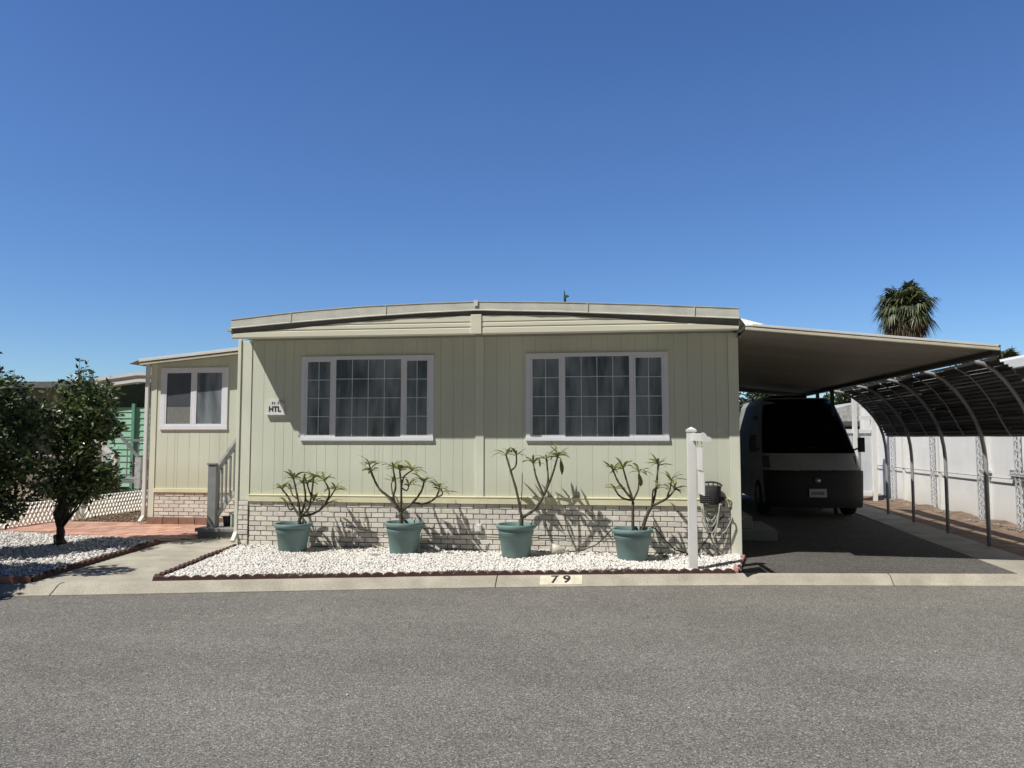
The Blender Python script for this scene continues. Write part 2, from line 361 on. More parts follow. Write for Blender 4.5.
def chips(name, poly, n, z, smin, smax, material, tone=(.72, 1.06)):
    p = np.array(poly); x = RNG.uniform(p[:, 0].min(), p[:, 0].max(), n * 3); y = RNG.uniform(p[:, 1].min(), p[:, 1].max(), n * 3)
    k = inside(poly, x, y); x = x[k][:n]; y = y[k][:n]; n = len(x)
    V = []; Fc = []; T = []; off = 0
    per = n // len(TPL) + 1
    for t, (vs, fs) in enumerate(TPL):
        a = slice(t * per, min(n, (t + 1) * per)); cnt = a.stop - a.start
        if cnt <= 0: continue
        ang = RNG.uniform(0, 6.283, cnt); tl = RNG.uniform(-.5, .5, cnt); s = RNG.uniform(smin, smax, cnt)
        P = vs[None] * s[:, None, None]
        ct, st = np.cos(tl)[:, None], np.sin(tl)[:, None]
        yy = P[:, :, 1] * ct - P[:, :, 2] * st; zz = P[:, :, 1] * st + P[:, :, 2] * ct; xx = P[:, :, 0]
        ca, sa = np.cos(ang)[:, None], np.sin(ang)[:, None]
        X = xx * ca - yy * sa + x[a][:, None]; Y = xx * sa + yy * ca + y[a][:, None]
        Z = zz + z + RNG.uniform(-.004, .012, cnt)[:, None] + .012 * np.sin(x[a] * 3.1 + y[a] * 2.3)[:, None]
        V.append(np.stack([X, Y, Z], 2).reshape(-1, 3))
        F_ = fs[None] + (np.arange(cnt) * len(vs))[:, None, None] + off
        Fc.append(F_.reshape(-1, 3)); off += cnt * len(vs)
        tn = RNG.uniform(*tone, cnt); tn[RNG.random(cnt) < .07] *= .62
        T.append(np.repeat(tn, len(fs) * 3))
    V = np.concatenate(V); Fc = np.concatenate(Fc); T = np.concatenate(T)
    me = bpy.data.meshes.new(name); me.vertices.add(len(V)); me.vertices.foreach_set('co', V.ravel())
    me.loops.add(len(Fc) * 3); me.loops.foreach_set('vertex_index', Fc.ravel().astype(np.int32))
    me.polygons.add(len(Fc)); me.polygons.foreach_set('loop_start', np.arange(0, len(Fc) * 3, 3, dtype=np.int32)); me.polygons.foreach_set('loop_total', np.full(len(Fc), 3, dtype=np.int32))
    me.update(calc_edges=True); me.validate()
    at = me.color_attributes.new('tone', 'FLOAT_COLOR', 'CORNER')
    C4 = np.ones((len(T), 4)); C4[:, 0] = T; C4[:, 1] = T * .985; C4[:, 2] = T * .965
    at.data.foreach_set('color', C4.ravel()); me.materials.append(material)
    o = bpy.data.objects.new(name, me); COL.objects.link(o); return o
def kline(xa, xb, d, n=14): return [(lerp(xa, xb, i / n), kb(lerp(xa, xb, i / n)) + d) for i in range(n + 1)]
FB = kline(-4.72, 1.40, .26) + [(1.56, 10.0), (-5.06, 10.0)]
LB = kline(-11.5, -6.06, .26) + [(-6.42, 10.28), (-8.9, 10.95), (-10.6, 11.0), (-12, 10.6)]
for nm, pl in (('gravel_bed', FB), ('gravel_bed', LB)):
    m = MB(); m.poly(pl, .118); struct(m.build(nm, M['rockbase']))
tag(chips('marble_chips', FB, 31000, .130, .009, .0215, M['rock']), 'bright white marble chips spread in front of the house', 'gravel', kind='stuff')
tag(chips('marble_chips', LB, 17000, .128, .011, .027, M['rock'], (.62, 1.0)), 'shaded white marble chips under the small tree', 'gravel', kind='stuff')  # lower chip tones put part of the tree shade into the colour
tag(chips('rubble', [(6.3, 10), (6.64, 10), (6.72, 22), (6.45, 22)], 1600, .11, .010, .026, M['stone']), 'sandy rubble and clods along the foot of the white wall', 'rubble', kind='stuff')
tag(chips('leaf_litter', [(-12, 11.0), (-9.0, 11.0), (-8.4, 12.4), (-8.4, 16.5), (-9.75, 16.5), (-9.8, 11.5), (-12, 11.5)], 2600, .085, .01, .03, M['dirt'], (.6, 1.6)), 'dry clods and leaf litter along the lattice fence', 'litter', kind='stuff')

m = MB(); random.seed(77)                  # dry leaves and twigs blown against the skirting
for k in range(150):
    cx_ = random.choice([-3.35, -2.05, -.15, .9, -3.2, -.6, -4.7]); x = random.gauss(cx_, .28); y = random.uniform(9.55, 9.93); z = .152 + random.uniform(0, .012)
    x = min(max(x, -4.95), 1.4); a = random.uniform(0, 3.14); L_ = random.uniform(.02, .05); w = L_ * .3; m.cur = random.uniform(.4, 1.2)
    c_, s_ = math.cos(a), math.sin(a)
    m.add([(x, y, z), (x + c_ * L_ - s_ * w, y + s_ * L_ + c_ * w, z + .008), (x + c_ * 2 * L_, y + s_ * 2 * L_, z), (x + c_ * L_ + s_ * w, y + s_ * L_ - c_ * w, z + .006)], [(0, 1, 2, 3)])
for k in range(26):
    x = random.uniform(-4.6, 1.3); y = random.uniform(9.0, 9.9); a = random.uniform(0, 3.14); L_ = random.uniform(.05, .13); m.cur = random.uniform(.3, .8)
    m.tube([(x, y, .156), (x + math.cos(a) * L_, y + math.sin(a) * L_, .160)], .0022, 4)
tag(m.build('dry_leaves', M['palmdead']), 'dry leaves and twigs scattered on the chips near the brick skirting', 'leaf litter', kind='stuff')
tag(chips('road_pebbles', [(-6, 4.2), (5, 4.2), (5, 8.4), (-2, 7.8), (-6, 6.9)], 90, .003, .005, .011, M['stone'], (.7, 2.2)), 'stray pebbles scattered on the street asphalt', 'pebbles', kind='stuff')

# scalloped edging: one two-foot block per object
def edging_mesh(L_=.60, nb=5, th=.055, h=.098, thin=.030):
    m = MB(); k = nb * 8; top = []
    for i in range(k + 1):
        x = L_ * i / k; u = (x / L_ * nb) % 1.0
        if i == k: u = 0
        top.append((x, h - thin + thin * math.sin(math.pi * u) ** .8))
    for y0, y1 in ((-th / 2, th / 2),):
        for (xa, za), (xb, zb) in zip(top, top[1:]):
            m.add([(xa, y0, 0), (xb, y0, 0), (xb, y0, zb), (xa, y0, za)], [(0, 1, 2, 3)])
            m.add([(xa, y1, 0), (xb, y1, 0), (xb, y1, zb), (xa, y1, za)], [(3, 2, 1, 0)])
            m.add([(xa, y0, za), (xb, y0, zb), (xb, y1, zb), (xa, y1, za)], [(0, 1, 2, 3)])
    m.add([(0, y0, 0), (0, y1, 0), (0, y1, top[0][1]), (0, y0, top[0][1])], [(0, 3, 2, 1)])
    m.add([(L_, y0, 0), (L_, y1, 0), (L_, y1, top[-1][1]), (L_, y0, top[-1][1])], [(0, 1, 2, 3)])
    return m
EB = edging_mesh()
edge_src = EB.build('edging_block', M['edging']); edge_src2 = EB.build('edging_block', M['edgingpale'])
used = {}
def edge_run(a, b, label, group, pale=False, z=.052):
    src = edge_src2 if pale else edge_src
    a = Vector(a); b = Vector(b); n = max(1, round((b - a).length / .602)); d = (b - a) / n
    for i in range(n):
        if src.name not in used: o = src; used[src.name] = 1
        else: o = src.copy(); COL.objects.link(o)
        p = a + d * i
        o.location = (p.x, p.y, z + random.uniform(-.006, .004)); o.rotation_euler = (random.uniform(-.04, .04), 0, math.atan2(d.y, d.x) + random.uniform(-.012, .012))
        o.scale = (d.length / .602, 1, 1)
        tag(o, label, 'garden edging', group)
random.seed(5)
kx = [-4.80 + .612 * i for i in range(11)]
for a, b in zip(kx, kx[1:]): edge_run((a, kb(a) + .215), (b, kb(b) + .215), 'dark red scalloped edging block between kerb and bright gravel bed', 'edging blocks along the kerb in front of the house')
edge_run((1.33, kb(1.35) + .235), (1.585, 9.98), 'faded red scalloped edging block beside the driveway', 'edging blocks between front bed and driveway', True)
edge_run((-5.10, 10.02), (-4.80, 7.66), 'small scalloped edging block between concrete path and front bed', 'edging blocks on the right side of the path', z=.065)
edge_run((-6.03, 7.40), (-6.40, 10.25), 'scalloped edging block between shaded gravel and concrete path', 'edging blocks on the left side of the path', z=.07)
kx = [-9.6 + .60 * i for i in range(7)]
for a, b in zip(kx, kx[1:]): edge_run((a, kb(a) + .215), (b, kb(b) + .215), 'faded pink scalloped edging block at the kerb by the shaded gravel', 'edging blocks at the kerb left of the path', True, z=.085)

# ---------------------------------------------------------------- painted number on the kerb
def text_mesh(txt, size, depth=.002):
    cu = bpy.data.curves.new('t', 'FONT'); cu.body = txt; cu.size = size; cu.extrude = depth; cu.align_x = 'CENTER'; cu.align_y = 'CENTER'; cu.offset = size * .022
    ob = bpy.data.objects.new('t', cu); COL.objects.link(ob)
    dg = bpy.context.evaluated_depsgraph_get(); me = bpy.data.meshes.new_from_object(ob.evaluated_get(dg))
    bpy.data.objects.remove(ob); return me
def kerb_pt(x, s, lift):     # s along slope 0..1 from foot to crest
    d = lerp(.02, .145, s); z = float(np.interp(d, [p[0] for p in prof[:6]], [p[1] for p in prof[:6]]))
    return Vector((x, kb(x) + d, z + lift))
num = thing('kerb_number', 'black number 79 painted on a cream patch on the kerb', 'number', loc=(-.62, kb(-.62) + .08, .06))
m = MB(); xa, xb = -.80, -.35
for i in range(6):
    for j in range(8):
        x0 = lerp(xa, xb, i / 6); x1 = lerp(xa, xb, (i + 1) / 6); s0 = j / 8; s1 = (j + 1) / 8
        m.add([kerb_pt(x0, s0, .004), kerb_pt(x1, s0, .004), kerb_pt(x1, s1, .004), kerb_pt(x0, s1, .004)], [(0, 1, 2, 3)])
rel(m.build('paint_patch', M['paintw'], num))
for ch, cx in (('7', -.645), ('9', -.515)):
    me = text_mesh(ch, .135, .001)
    for v in me.vertices:
        s = .5 + v.co.y / .115
        w = kerb_pt(cx + v.co.x * 1.25, s * .86 + .05, .0065 + v.co.z); v.co = w
    me.materials.clear(); me.materials.append(M['ink'])
    o = bpy.data.objects.new('digit', me); COL.objects.link(o); o.parent = num; rel(o)

# ---------------------------------------------------------------- the mobile home
WL, WR, WY = -5.073, 1.577, 10.0
home = thing('mobile_home', 'long single-storey mobile home with pale green siding, two wide windows and white brick skirting', 'house', loc=(-1.75, 10.0, 0))
def add(mb, name, material, parent, bevel=0):
    o = mb.build(name, material, parent, bevel)
    p = parent
    while p.parent: p = p.parent
    o.matrix_parent_inverse = Matrix.Translation(-p.location) if parent.parent is None else Matrix.Identity(4)
    return o
m = MB()
m.box(WL + .01, WR - .01, WY + .012, 22, .05, 2.93)
add(m, 'side_wall', M['siding'], home)
def siding(x0, x1, z0, z1, y, seed, pitch=.172, th=.005):
    random.seed(seed); m = MB(); x = x0; k = 0
    while x < x1 - .01:
        w = pitch + random.choice([0, 0, 0, -.045, .03]); 
        if random.random() < .07: w = .055
        xe = min(x + w, x1)
        g = .0024
        m.add([(x + g, y, z0), (xe - g, y, z0), (xe - g, y, z1), (x + g, y, z1)], [(0, 1, 2, 3)])
        m.add([(xe - g, y, z0), (xe - g * .2, y + th * .7, z0), (xe - g * .2, y + th * .7, z1), (xe - g, y, z1)], [(0, 1, 2, 3)])
        m.add([(x + g * .2, y + th * .7, z0), (x + g, y, z0), (x + g, y, z1), (x + g * .2, y + th * .7, z1)], [(0, 1, 2, 3)])
        x = xe
    return m
add(siding(WL + .15, -1.80, .745, 2.94, WY, 1), 'siding_panel', M['siding'], home)
add(siding(-1.69, WR - .13, .745, 2.94, WY, 2), 'siding_panel', M['siding'], home)
m = MB(); m.box(WL, WL + .145, WY - .012, WY + .03, .75, 2.93); o = add(m, 'corner_trim', M['trim'], home, .003)
m = MB(); m.box(WR - .128, WR, WY - .012, WY + .03, .12, 2.93); add(m, 'corner_trim', M['trim'], home, .003)
m = MB(); m.box(-1.80, -1.69, WY - .014, WY + .02, .83, 2.93); add(m, 'centre_batten', M['trim'], home, .003)
m = MB(); m.box(WL + .147, WR - .13, WY - .030, WY + .010, .735, .832); m.box(WL + .147, WR - .13, WY - .036, WY - .0302, .815, .829)
add(m, 'belt_trim', M['belt'], home, .003)
m = MB(); m.box(WL - .01, WR - .13, WY + .004, WY + .011, .05, .735)
add(m, 'mortar_backing', M['mortar'], home)
def bricks(x0, x1, z0, z1, y, seed, bw=.172, bh=.0655, gap=.0062, corner=None):
    random.seed(seed); m = MB(); r_ = 0; z = z1
    while z > z0:
        x = x0 - (r_ % 2) * bw / 2
        while x < x1:
            a = max(x, x0); b = min(x + bw, x1)
            if b - a > .03:
                t = random.uniform(.88, 1.08); m.cur = (t, t * random.uniform(.96, 1.0), t * random.uniform(.92, 1.0))
                d = random.uniform(-.004, .004); c = .004
                xa, xb_, za, zb = a + gap / 2, b - gap / 2, z - bh + gap / 2 + random.uniform(-.001, .001), z - gap / 2
                Y0 = y + d
                v = [(xa, Y0 + .014, za), (xb_, Y0 + .014, za), (xb_, Y0 + .014, zb), (xa, Y0 + .014, zb),
                     (xa + c, Y0, za + c), (xb_ - c, Y0, za + c), (xb_ - c, Y0, zb - c), (xa + c, Y0, zb - c)]
                m.add(v, [(4, 5, 6, 7), (0, 1, 5, 4), (1, 2, 6, 5), (2, 3, 7, 6), (3, 0, 4, 7)])
            x += bw
        z -= bh; r_ += 1
    m.cur = 1.0
    return m
add(bricks(WL + .15, WR - .135, .10, .733, WY - .006, 4), 'brick_skirting', M['brick'], home)
add(bricks(WL - .005, WL + .142, .10, .745, WY - .022, 5, bw=.147), 'brick_corner', M['brick'], home)
# gable band, fascia and roof: bowed curves
FT = [(-4.943, 3.136), (-4.012, 3.223), (-3.209, 3.272), (-2.377, 3.294), (-1.674, 3.302), (-0.644, 3.269), (0.337, 3.221), (1.499, 3.149)]
FBt = [(-4.943, 3.011), (-4.012, 3.078), (-3.209, 3.125), (-2.377, 3.163), (-1.674, 3.181), (-0.644, 3.14), (0.337, 3.084), (1.499, 3.013)]
BT = [(-4.915, 2.949), (-4.16, 2.995), (-3.487, 3.058), (-2.694, 3.108), (-1.733, 3.125), (-1.585, 3.127), (-0.644, 3.104), (-0.03, 3.058), (0.934, 2.972), (1.499, 2.932)]
X0, X1 = -4.93, 1.500
N_ = 64; gx = [lerp(X0, X1, i / N_) for i in range(N_ + 1)]
YF = 9.385; YB = 9.407
zb0 = 2.902                                   # cream ribbed band: flat runs with rolled ribs
bands = (MB(), MB())
for a, b in zip(gx, gx[1:]):
    if -1.755 < (a + b) / 2 < -1.62: continue
    m = bands[(a + b) / 2 > -1.7]
    zs = [zb0, zb0 + .062, zb0 + .068, zb0 + .082, zb0 + .088, zb0 + .125, zb0 + .131, zb0 + .145, zb0 + .151, zb0 + .19, zb0 + .25]
    ys = [0, 0, .008, .008, 0, 0, .008, .008, 0, 0, 0]
    ta, tb = interp(BT, a), interp(BT, b)
    for i in range(len(zs) - 1):
        z0, z1 = zs[i], zs[i + 1]
        if z0 >= max(ta, tb): break
        m.add([(a, YB + ys[i], min(z0, ta)), (b, YB + ys[i], min(z0, tb)), (b, YB + ys[i + 1], min(z1, tb)), (a, YB + ys[i + 1], min(z1, ta))], [(0, 1, 2, 3)])
    m.add([(a, YB, zb0), (b, YB, zb0), (b, YB + .03, zb0 - .018), (a, YB + .03, zb0 - .018)], [(3, 2, 1, 0)])
for m in bands: add(m, 'gable_band', M['band'], home)
m = MB(); m.box(-1.758, -1.622, YB - .012, YB + .03, 2.893, 3.138); add(m, 'band_joint_cover', M['band'], home, .004)
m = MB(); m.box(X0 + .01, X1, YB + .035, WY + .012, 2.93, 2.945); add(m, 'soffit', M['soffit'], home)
m = MB()
for a, b in zip(gx, gx[1:]):
    m.add([(a, YB + .05, 2.946), (b, YB + .05, 2.946), (b, YB + .05, interp(FT, b) - .03), (a, YB + .05, interp(FT, a) - .03)], [(0, 1, 2, 3)])
    m.add([(a, YF + .002, interp(FBt, a) + .002), (b, YF + .002, interp(FBt, b) + .002), (b, YB + .05, interp(FBt, b) + .002), (a, YB + .05, interp(FBt, a) + .002)], [(3, 2, 1, 0)])
add(m, 'eave_return', M['soffit'], home)  # dark grey recessed board deepens the shade strip under the fascia
m = MB()                                       # fascia with folded lips
for i, (a, b) in enumerate(zip(gx, gx[1:])):
    ta, tb, ba, bb = interp(FT, a), interp(FT, b), interp(FBt, a), interp(FBt, b)
    w = lambda x: .0025 * math.sin(x * 9) + .0015 * math.sin(x * 23 + 1)
    rows = [(.0, ba, bb), (-.008, ba + .004, bb + .004), (-.008, ba + .012, bb + .012), (0, ba + .018, bb + .018), (0, ta - .012, tb - .012), (-.007, ta - .008, tb - .008), (-.007, ta, tb), (.05, ta + .008, tb + .008)]
    for (d0, a0, b0), (d1, a1, b1) in zip(rows, rows[1:]):
        m.add([(a, YF + d0 + w(a), a0), (b, YF + d0 + w(b), b0), (b, YF + d1 + w(b), b1), (a, YF + d1 + w(a), a1)], [(0, 1, 2, 3)])
add(m, 'fascia', M['fascia'], home)
for x in (-4.12, -2.85, -.3, .98):             # little lap joints in the fascia
    m = MB(); m.box(x - .005, x + .005, YF - .012, YF - .0095, interp(FBt, x) + .005, interp(FT, x) + .001); add(m, 'fascia_joint', M['fascia'], home)
m = MB(); m.box(-1.715, -1.665, YF - .018, YF - .0142, interp(FBt, -1.69) + .06, interp(FT, -1.69) + .012)
add(m, 'fascia_joint', M['whitepaint'], home)
m = MB()
for a, b in zip(gx, gx[1:]):
    ta, tb = interp(FT, a) + .008, interp(FT, b) + .008
    m.add([(a, YF + .05, ta), (b, YF + .05, tb), (b, 22.4, tb), (a, 22.4, ta)], [(0, 1, 2, 3)])
m.add([(X0, YF + .01, 2.95), (X0, 22.4, 2.95), (X0, 22.4, interp(FT, X0)), (X0, YF + .01, interp(FT, X0))], [(0, 3, 2, 1)])
m.add([(X1, YF + .01, 2.95), (X1, 22.4, 2.95), (X1, 22.4, interp(FT, X1)), (X1, YF + .01, interp(FT, X1))], [(0, 1, 2, 3)])
rf = add(m, 'roof', M['fascia'], home)
m = MB(); m.tube([(-.86, 14, 3.25), (-.86, 14, 4.16)], .018, 8); m.tube([(-.87, 14, 4.12), (-.83, 13.98, 4.20), (-.80, 14, 4.18)], .022, 6); m.tube([(-.86, 14, 4.1), (-.875, 14, 4.30)], [.026, .008], 6)
add(m, 'vent_pipe', M['greendark'], rf)
m = MB()                                       # gutter along the left eave, seen end-on
m.box(X0 - .075, X0 - .003, YF + .03, 21, 2.985, 3.03); add(m, 'gutter', M['greypale'], home, .004)
m = MB(); m.box(WL - .052, WL - .004, WY - .03, WY + .03, .30, 2.95); m.beam((WL - .028, WY, .32), (WL - .028, WY - .10, .20), .05, .055, (1, 0, 0))
add(m, 'downspout', M['trim'], home, .006)

def window(parent, x0, x1, z0, z1, y, splits, grid=True, sub=None, fw=.062):
    m = MB(); yo = y - .024
    # outer casing: sides butt between head and sill
    m.box(x0, x1, yo, y - .001, z1 - fw * .8, z1)
    m.box(x0 - .004, x1 + .004, yo - .004, y - .001, z0, z0 + fw * .85)
    m.box(x0, x0 + fw, yo, y - .001, z0 + fw * .85, z1 - fw * .8); m.box(x1 - fw, x1, yo, y - .001, z0 + fw * .85, z1 - fw * .8)
    for s in splits: m.box(s - .028, s + .028, yo + .003, y - .001, z0 + fw * .85, z1 - fw * .8)
    w = add(m, 'window', M['white'], parent, .004)
    xsn = [x0 + fw] + [s for s in splits] + [x1 - fw]
    zi0, zi1 = z0 + fw * .85, z1 - fw * .8
    for i in range(len(xsn) - 1):
        a = xsn[i] + (.028 if i else 0); b = xsn[i + 1] - (.028 if i < len(xsn) - 2 else 0)
        sash = (len(xsn) == 4 and i != 1) or len(xsn) == 3
        sw = .026 if sash else .006
        if sash:
            m = MB(); q = y - .021
            m.box(a + .001, b - .001, q, y - .003, zi1 - sw, zi1 - .001); m.box(a + .001, b - .001, q, y - .003, zi0 + .001, zi0 + sw)
            m.box(a + .001, a + sw, q, y - .003, zi0 + sw, zi1 - sw); m.box(b - sw, b - .001, q, y - .003, zi0 + sw, zi1 - sw)
            add(m, 'sash', M['white'], w, .003)
        pa, pb, za, zb = a + sw, b - sw, zi0 + sw, zi1 - sw
        m = MB(); m.add([(pa, y - .016, za), (pb, y - .016, za), (pb, y - .016, zb), (pa, y - .016, zb)], [(0, 1, 2, 3)])
        add(m, 'pane', M['glass'], w)
        if grid:
            nx = 4 if i == 1 else 2; m = MB(); t = .0048
            for k in range(1, nx): xx = lerp(pa, pb, k / nx); m.box(xx - t, xx + t, y - .0195, y - .0172, za, zb)
            for k in range(1, 4): zz = lerp(za, zb, k / 4); m.box(pa, pb, y - .0218, y - .0197, zz - t, zz + t)
            add(m, 'grid', M['muntin'], w)
    return w, zi0, zi1
def curtain(w, x0, x1, z0, z1, y, mt, amp=.004, seed=0, name='curtain', gap=None):
    random.seed(seed); m = MB(); n = int((x1 - x0) / .012); ph = random.random() * 6
    f = lambda x: y + amp * math.sin(x * 38 + ph + 2.2 * math.sin(x * 5 + ph))
    for i in range(n):
        a = lerp(x0, x1, i / n); b = lerp(x0, x1, (i + 1) / n)
        if gap and gap[0] < (a + b) / 2 < gap[1]: continue
        m.add([(a, f(a), z0), (b, f(b), z0), (b, f(b), z1), (a, f(a), z1)], [(0, 1, 2, 3)], True)
    return add(m, name, mt, w)
w1, za, zb = window(home, -4.206, -2.367, 1.556, 2.702, WY, (-3.745, -2.785))
curtain(w1, -4.14, -2.43, za, zb, WY - .007, M['curtain'], .0035, 1)
w2, za, zb = window(home, -1.131, .705, 1.556, 2.702, WY, (-.645, .235))
curtain(w2, -1.07, .64, za, zb, WY - .007, M['curtain'], .0035, 2)

m = MB(); m.box(-1.80, -1.715, WY - .045, WY - .002, .375, .475); m.box(-1.785, -1.73, WY - .052, WY - .0452, .385, .465)
o = m.build('outlet_box', M['whitepaint'], None, .004); tag(o, 'small white outdoor outlet box on the white brick skirting', 'outlet box')

# address plaque
pl = thing('address_plaque', 'small white arch-topped plaque with dark letters on the siding left of the windows', 'plaque', loc=(-4.56, WY - .01, 1.93))
m = MB(); pts = [(-4.69, 1.925), (-4.44, 1.925), (-4.44, 2.03)]
for k in range(9): a = math.pi * k / 8; pts.append((-4.565 + .125 * math.cos(a) * .96, 2.035 + .075 * math.sin(a)))
pts.append((-4.69, 2.03))
fr_ = [(x, WY - .03, z) for x, z in pts]; bk = [(x, WY - .006, z) for x, z in pts]; n = len(pts)
m.add(fr_ + bk, [tuple(range(n))] + [(i, i + n, (i + 1) % n + n, (i + 1) % n) for i in range(n)])
add(m, 'board', M['whitepaint'], pl)
me = text_mesh('HTL', .10, .002)
for v in me.vertices: v.co = Vector((-4.575 + v.co.x * .95, WY - .033 - v.co.z, 1.985 + v.co.y))
me.materials.clear(); me.materials.append(M['ink']); o = bpy.data.objects.new('lettering', me); COL.objects.link(o); o.parent = pl; o.matrix_parent_inverse = Matrix.Translation(-pl.location)
m = MB(); m.box(-4.70, -4.42, WY - .045, WY - .004, 1.905, 1.922); add(m, 'ledge', M['whitepaint'], pl, .002)
for dx in (-.05, -.02, .03):
    m = MB(); m.box(-4.565 + dx, -4.565 + dx + .012, WY - .034, WY - .0305, 2.055, 2.085); add(m, 'window_motif', M['ink'], pl)

# ---------------------------------------------------------------- extension room on the left
ex = thing('room_extension', 'set-back side room with sliding window and lean-to roof left of the main home', 'room extension', loc=(-6.6, 12.5, 0))
EY = 12.5
m = MB(); m.box(-8.03, -5.10, EY + .012, 20, .05, 2.93); add(m, 'side_wall', M['siding'], ex)
random.seed(8)
m = siding(-7.90, -5.1, .72, 2.95, EY, 6, .185); add(m, 'siding_panel', M['siding'], ex)
m = MB()
m.add([(-7.9, EY + .002, 2.945), (-5.1, EY + .002, 2.945), (-5.1, EY + .002, 3.20), (-7.9, EY + .002, 2.95)], [(0, 1, 2, 3)]); add(m, 'gable_infill', M['siding'], ex)
m = MB(); m.box(-8.02, -7.90, EY - .014, EY + .03, .10, 2.92); add(m, 'corner_trim', M['trim'], ex, .003)
m = MB(); m.box(-7.899, -5.1, EY - .028, EY + .01, .655, .72); add(m, 'belt_trim', M['belt'], ex, .003)
m = MB(); m.box(-7.90, -5.1, EY + .004, EY + .011, .05, .655); add(m, 'mortar_backing', M['mortar'], ex)
add(bricks(-7.895, -5.4, .17, .652, EY - .006, 14, .185), 'brick_skirting', M['brick'], ex)
random.seed(4); m = MB()
x = -7.98
while x < -6.2:
    m.cur = random.uniform(.45, .75); m.box(x, x + .285, EY - .07, EY - .012, .09, .235); x += .295
add(m, 'red_brick_footing', M['paver'], ex, .004)
# lean-to roof: front edge at y 12.25
m = MB(); a = (-8.30, 12.28); zl, zr = 2.945, 3.235
m.add([(-8.09, 12.27, zl), (-5.0, 12.27, zr), (-5.0, 20, zr), (-8.09, 20, zl)], [(0, 1, 2, 3)])
m.add([(-8.09, 12.29, zl - .075), (-5.0, 12.29, zr - .075), (-5.0, 20, zr - .075), (-8.09, 20, zl - .075)], [(3, 2, 1, 0)])
m.add([(-8.09, 12.27, zl), (-8.09, 20, zl), (-8.09, 20, zl - .075), (-8.30, 12.27, zl - .075)], [(0, 1, 2, 3)])
add(m, 'roof', M['carroof'], ex)
def slab(x0, z0, x1, z1, y0, y1, h):
    m = MB(); v = [(x0, y0, z0), (x1, y0, z1), (x1, y1, z1), (x0, y1, z0), (x0, y0, z0 + h), (x1, y0, z1 + h), (x1, y1, z1 + h), (x0, y1, z0 + h)]
    m.add(v, [(3, 2, 1, 0), (4, 5, 6, 7), (0, 1, 5, 4), (1, 2, 6, 5), (2, 3, 7, 6), (3, 0, 4, 7)]); return m
m = slab(-8.10, zl - .045, -5.0, zr - .045, 12.235, 12.268, .052); add(m, 'roof_edge', M['whitepaint'], ex, .003)
m = slab(-8.09, zl - .098, -5.0, zr - .098, 12.25, 12.29, .040); add(m, 'roof_edge', M['cream'], ex, .003)
m = MB(); m.box(-8.10, -8.04, EY - .05, EY + .01, .22, 2.90); m.beam((-8.07, EY - .02, .24), (-8.07, EY - .13, .15), .06, .06, (1, 0, 0)); add(m, 'downspout', M['whitepaint'], ex, .006)
w3, za, zb = window(ex, -7.825, -6.585, 1.735, 2.815, EY, (-7.21,), grid=False, fw=.085)
m = MB(); m.add([(-7.73, EY - .009, 2.13), (-7.24, EY - .009, 2.13), (-7.24, EY - .009, zb), (-7.73, EY - .009, zb)], [(0, 1, 2, 3)]); add(m, 'screen', M['screen'], w3)
m = MB(); m.add([(-7.73, EY - .009, za), (-7.24, EY - .009, za), (-7.24, EY - .009, 2.128), (-7.73, EY - .009, 2.128)], [(0, 1, 2, 3)]); add(m, 'blind', M['blind'], w3)
m = MB(); m.add([(-7.18, EY - .009, za), (-6.67, EY - .009, za), (-6.67, EY - .009, zb), (-7.18, EY - .009, zb)], [(0, 1, 2, 3)]); add(m, 'dark_backing', M['curtain'], w3)

# porch steps with handrail
st = thing('porch_steps', 'grey wooden porch steps with handrail climbing between side room and main home', 'steps', loc=(-5.7, 11.4, 0))
m = MB(); m.box(-6.20, -5.08, 10.86, 12.2, .20, .255); add(m, 'landing', M['grey'], st, .01)
m = MB(); m.box(-6.17, -5.08, 10.90, 12.2, .09, .198); add(m, 'plinth', M['grey'], st)
for k in range(4):
    x = -5.76 + k * .16; z = .255 + (k + 1) * .22
    m = MB(); m.box(x, -5.085 if k == 3 else x + .185, 11.06, 12.15, z - .03, z); add(m, 'tread', M['greypale'], st, .004)
    m = MB(); m.box(x + .02, x + .04, 11.06, 12.15, z - .219, z - .031); add(m, 'riser', M['greypale'], st)
m = MB(); m.beam((-5.925, 11.02, .44), (-5.10, 11.02, 1.58), .035, .065); add(m, 'stringer', M['greypale'], st)
m = MB(); m.box(-6.055, -5.925, 10.94, 11.07, .256, 1.19); m.box(-6.07, -5.91, 10.925, 11.085, 1.191, 1.215); add(m, 'newel_post', M['grey'], st, .004)
m = MB(); m.beam((-5.925, 11.0, 1.16), (-5.09, 11.0, 2.33), .09, .04); m.beam((-5.925, 11.0, 1.105), (-5.09, 11.0, 2.275), .035, .06); add(m, 'handrail', M['greypale'], st, .004)
for k in range(12):
    x = -5.87 + k * .065
    m = MB(); m.box(x, x + .022, 10.985, 11.015, .50 + (x + 5.9) * 1.38, 1.10 + (x + 5.9) * 1.40); add(m, 'baluster', M['grey'], st)
random.seed(12)
spots = [(-5.845, 11.17, .256, 'lowest dark plant pot standing on the grey landing'), (-5.675, 11.17, .476, 'middle dark plant pot on the porch steps'), (-5.515, 11.17, .696, 'uppermost dark plant pot on the porch steps')]
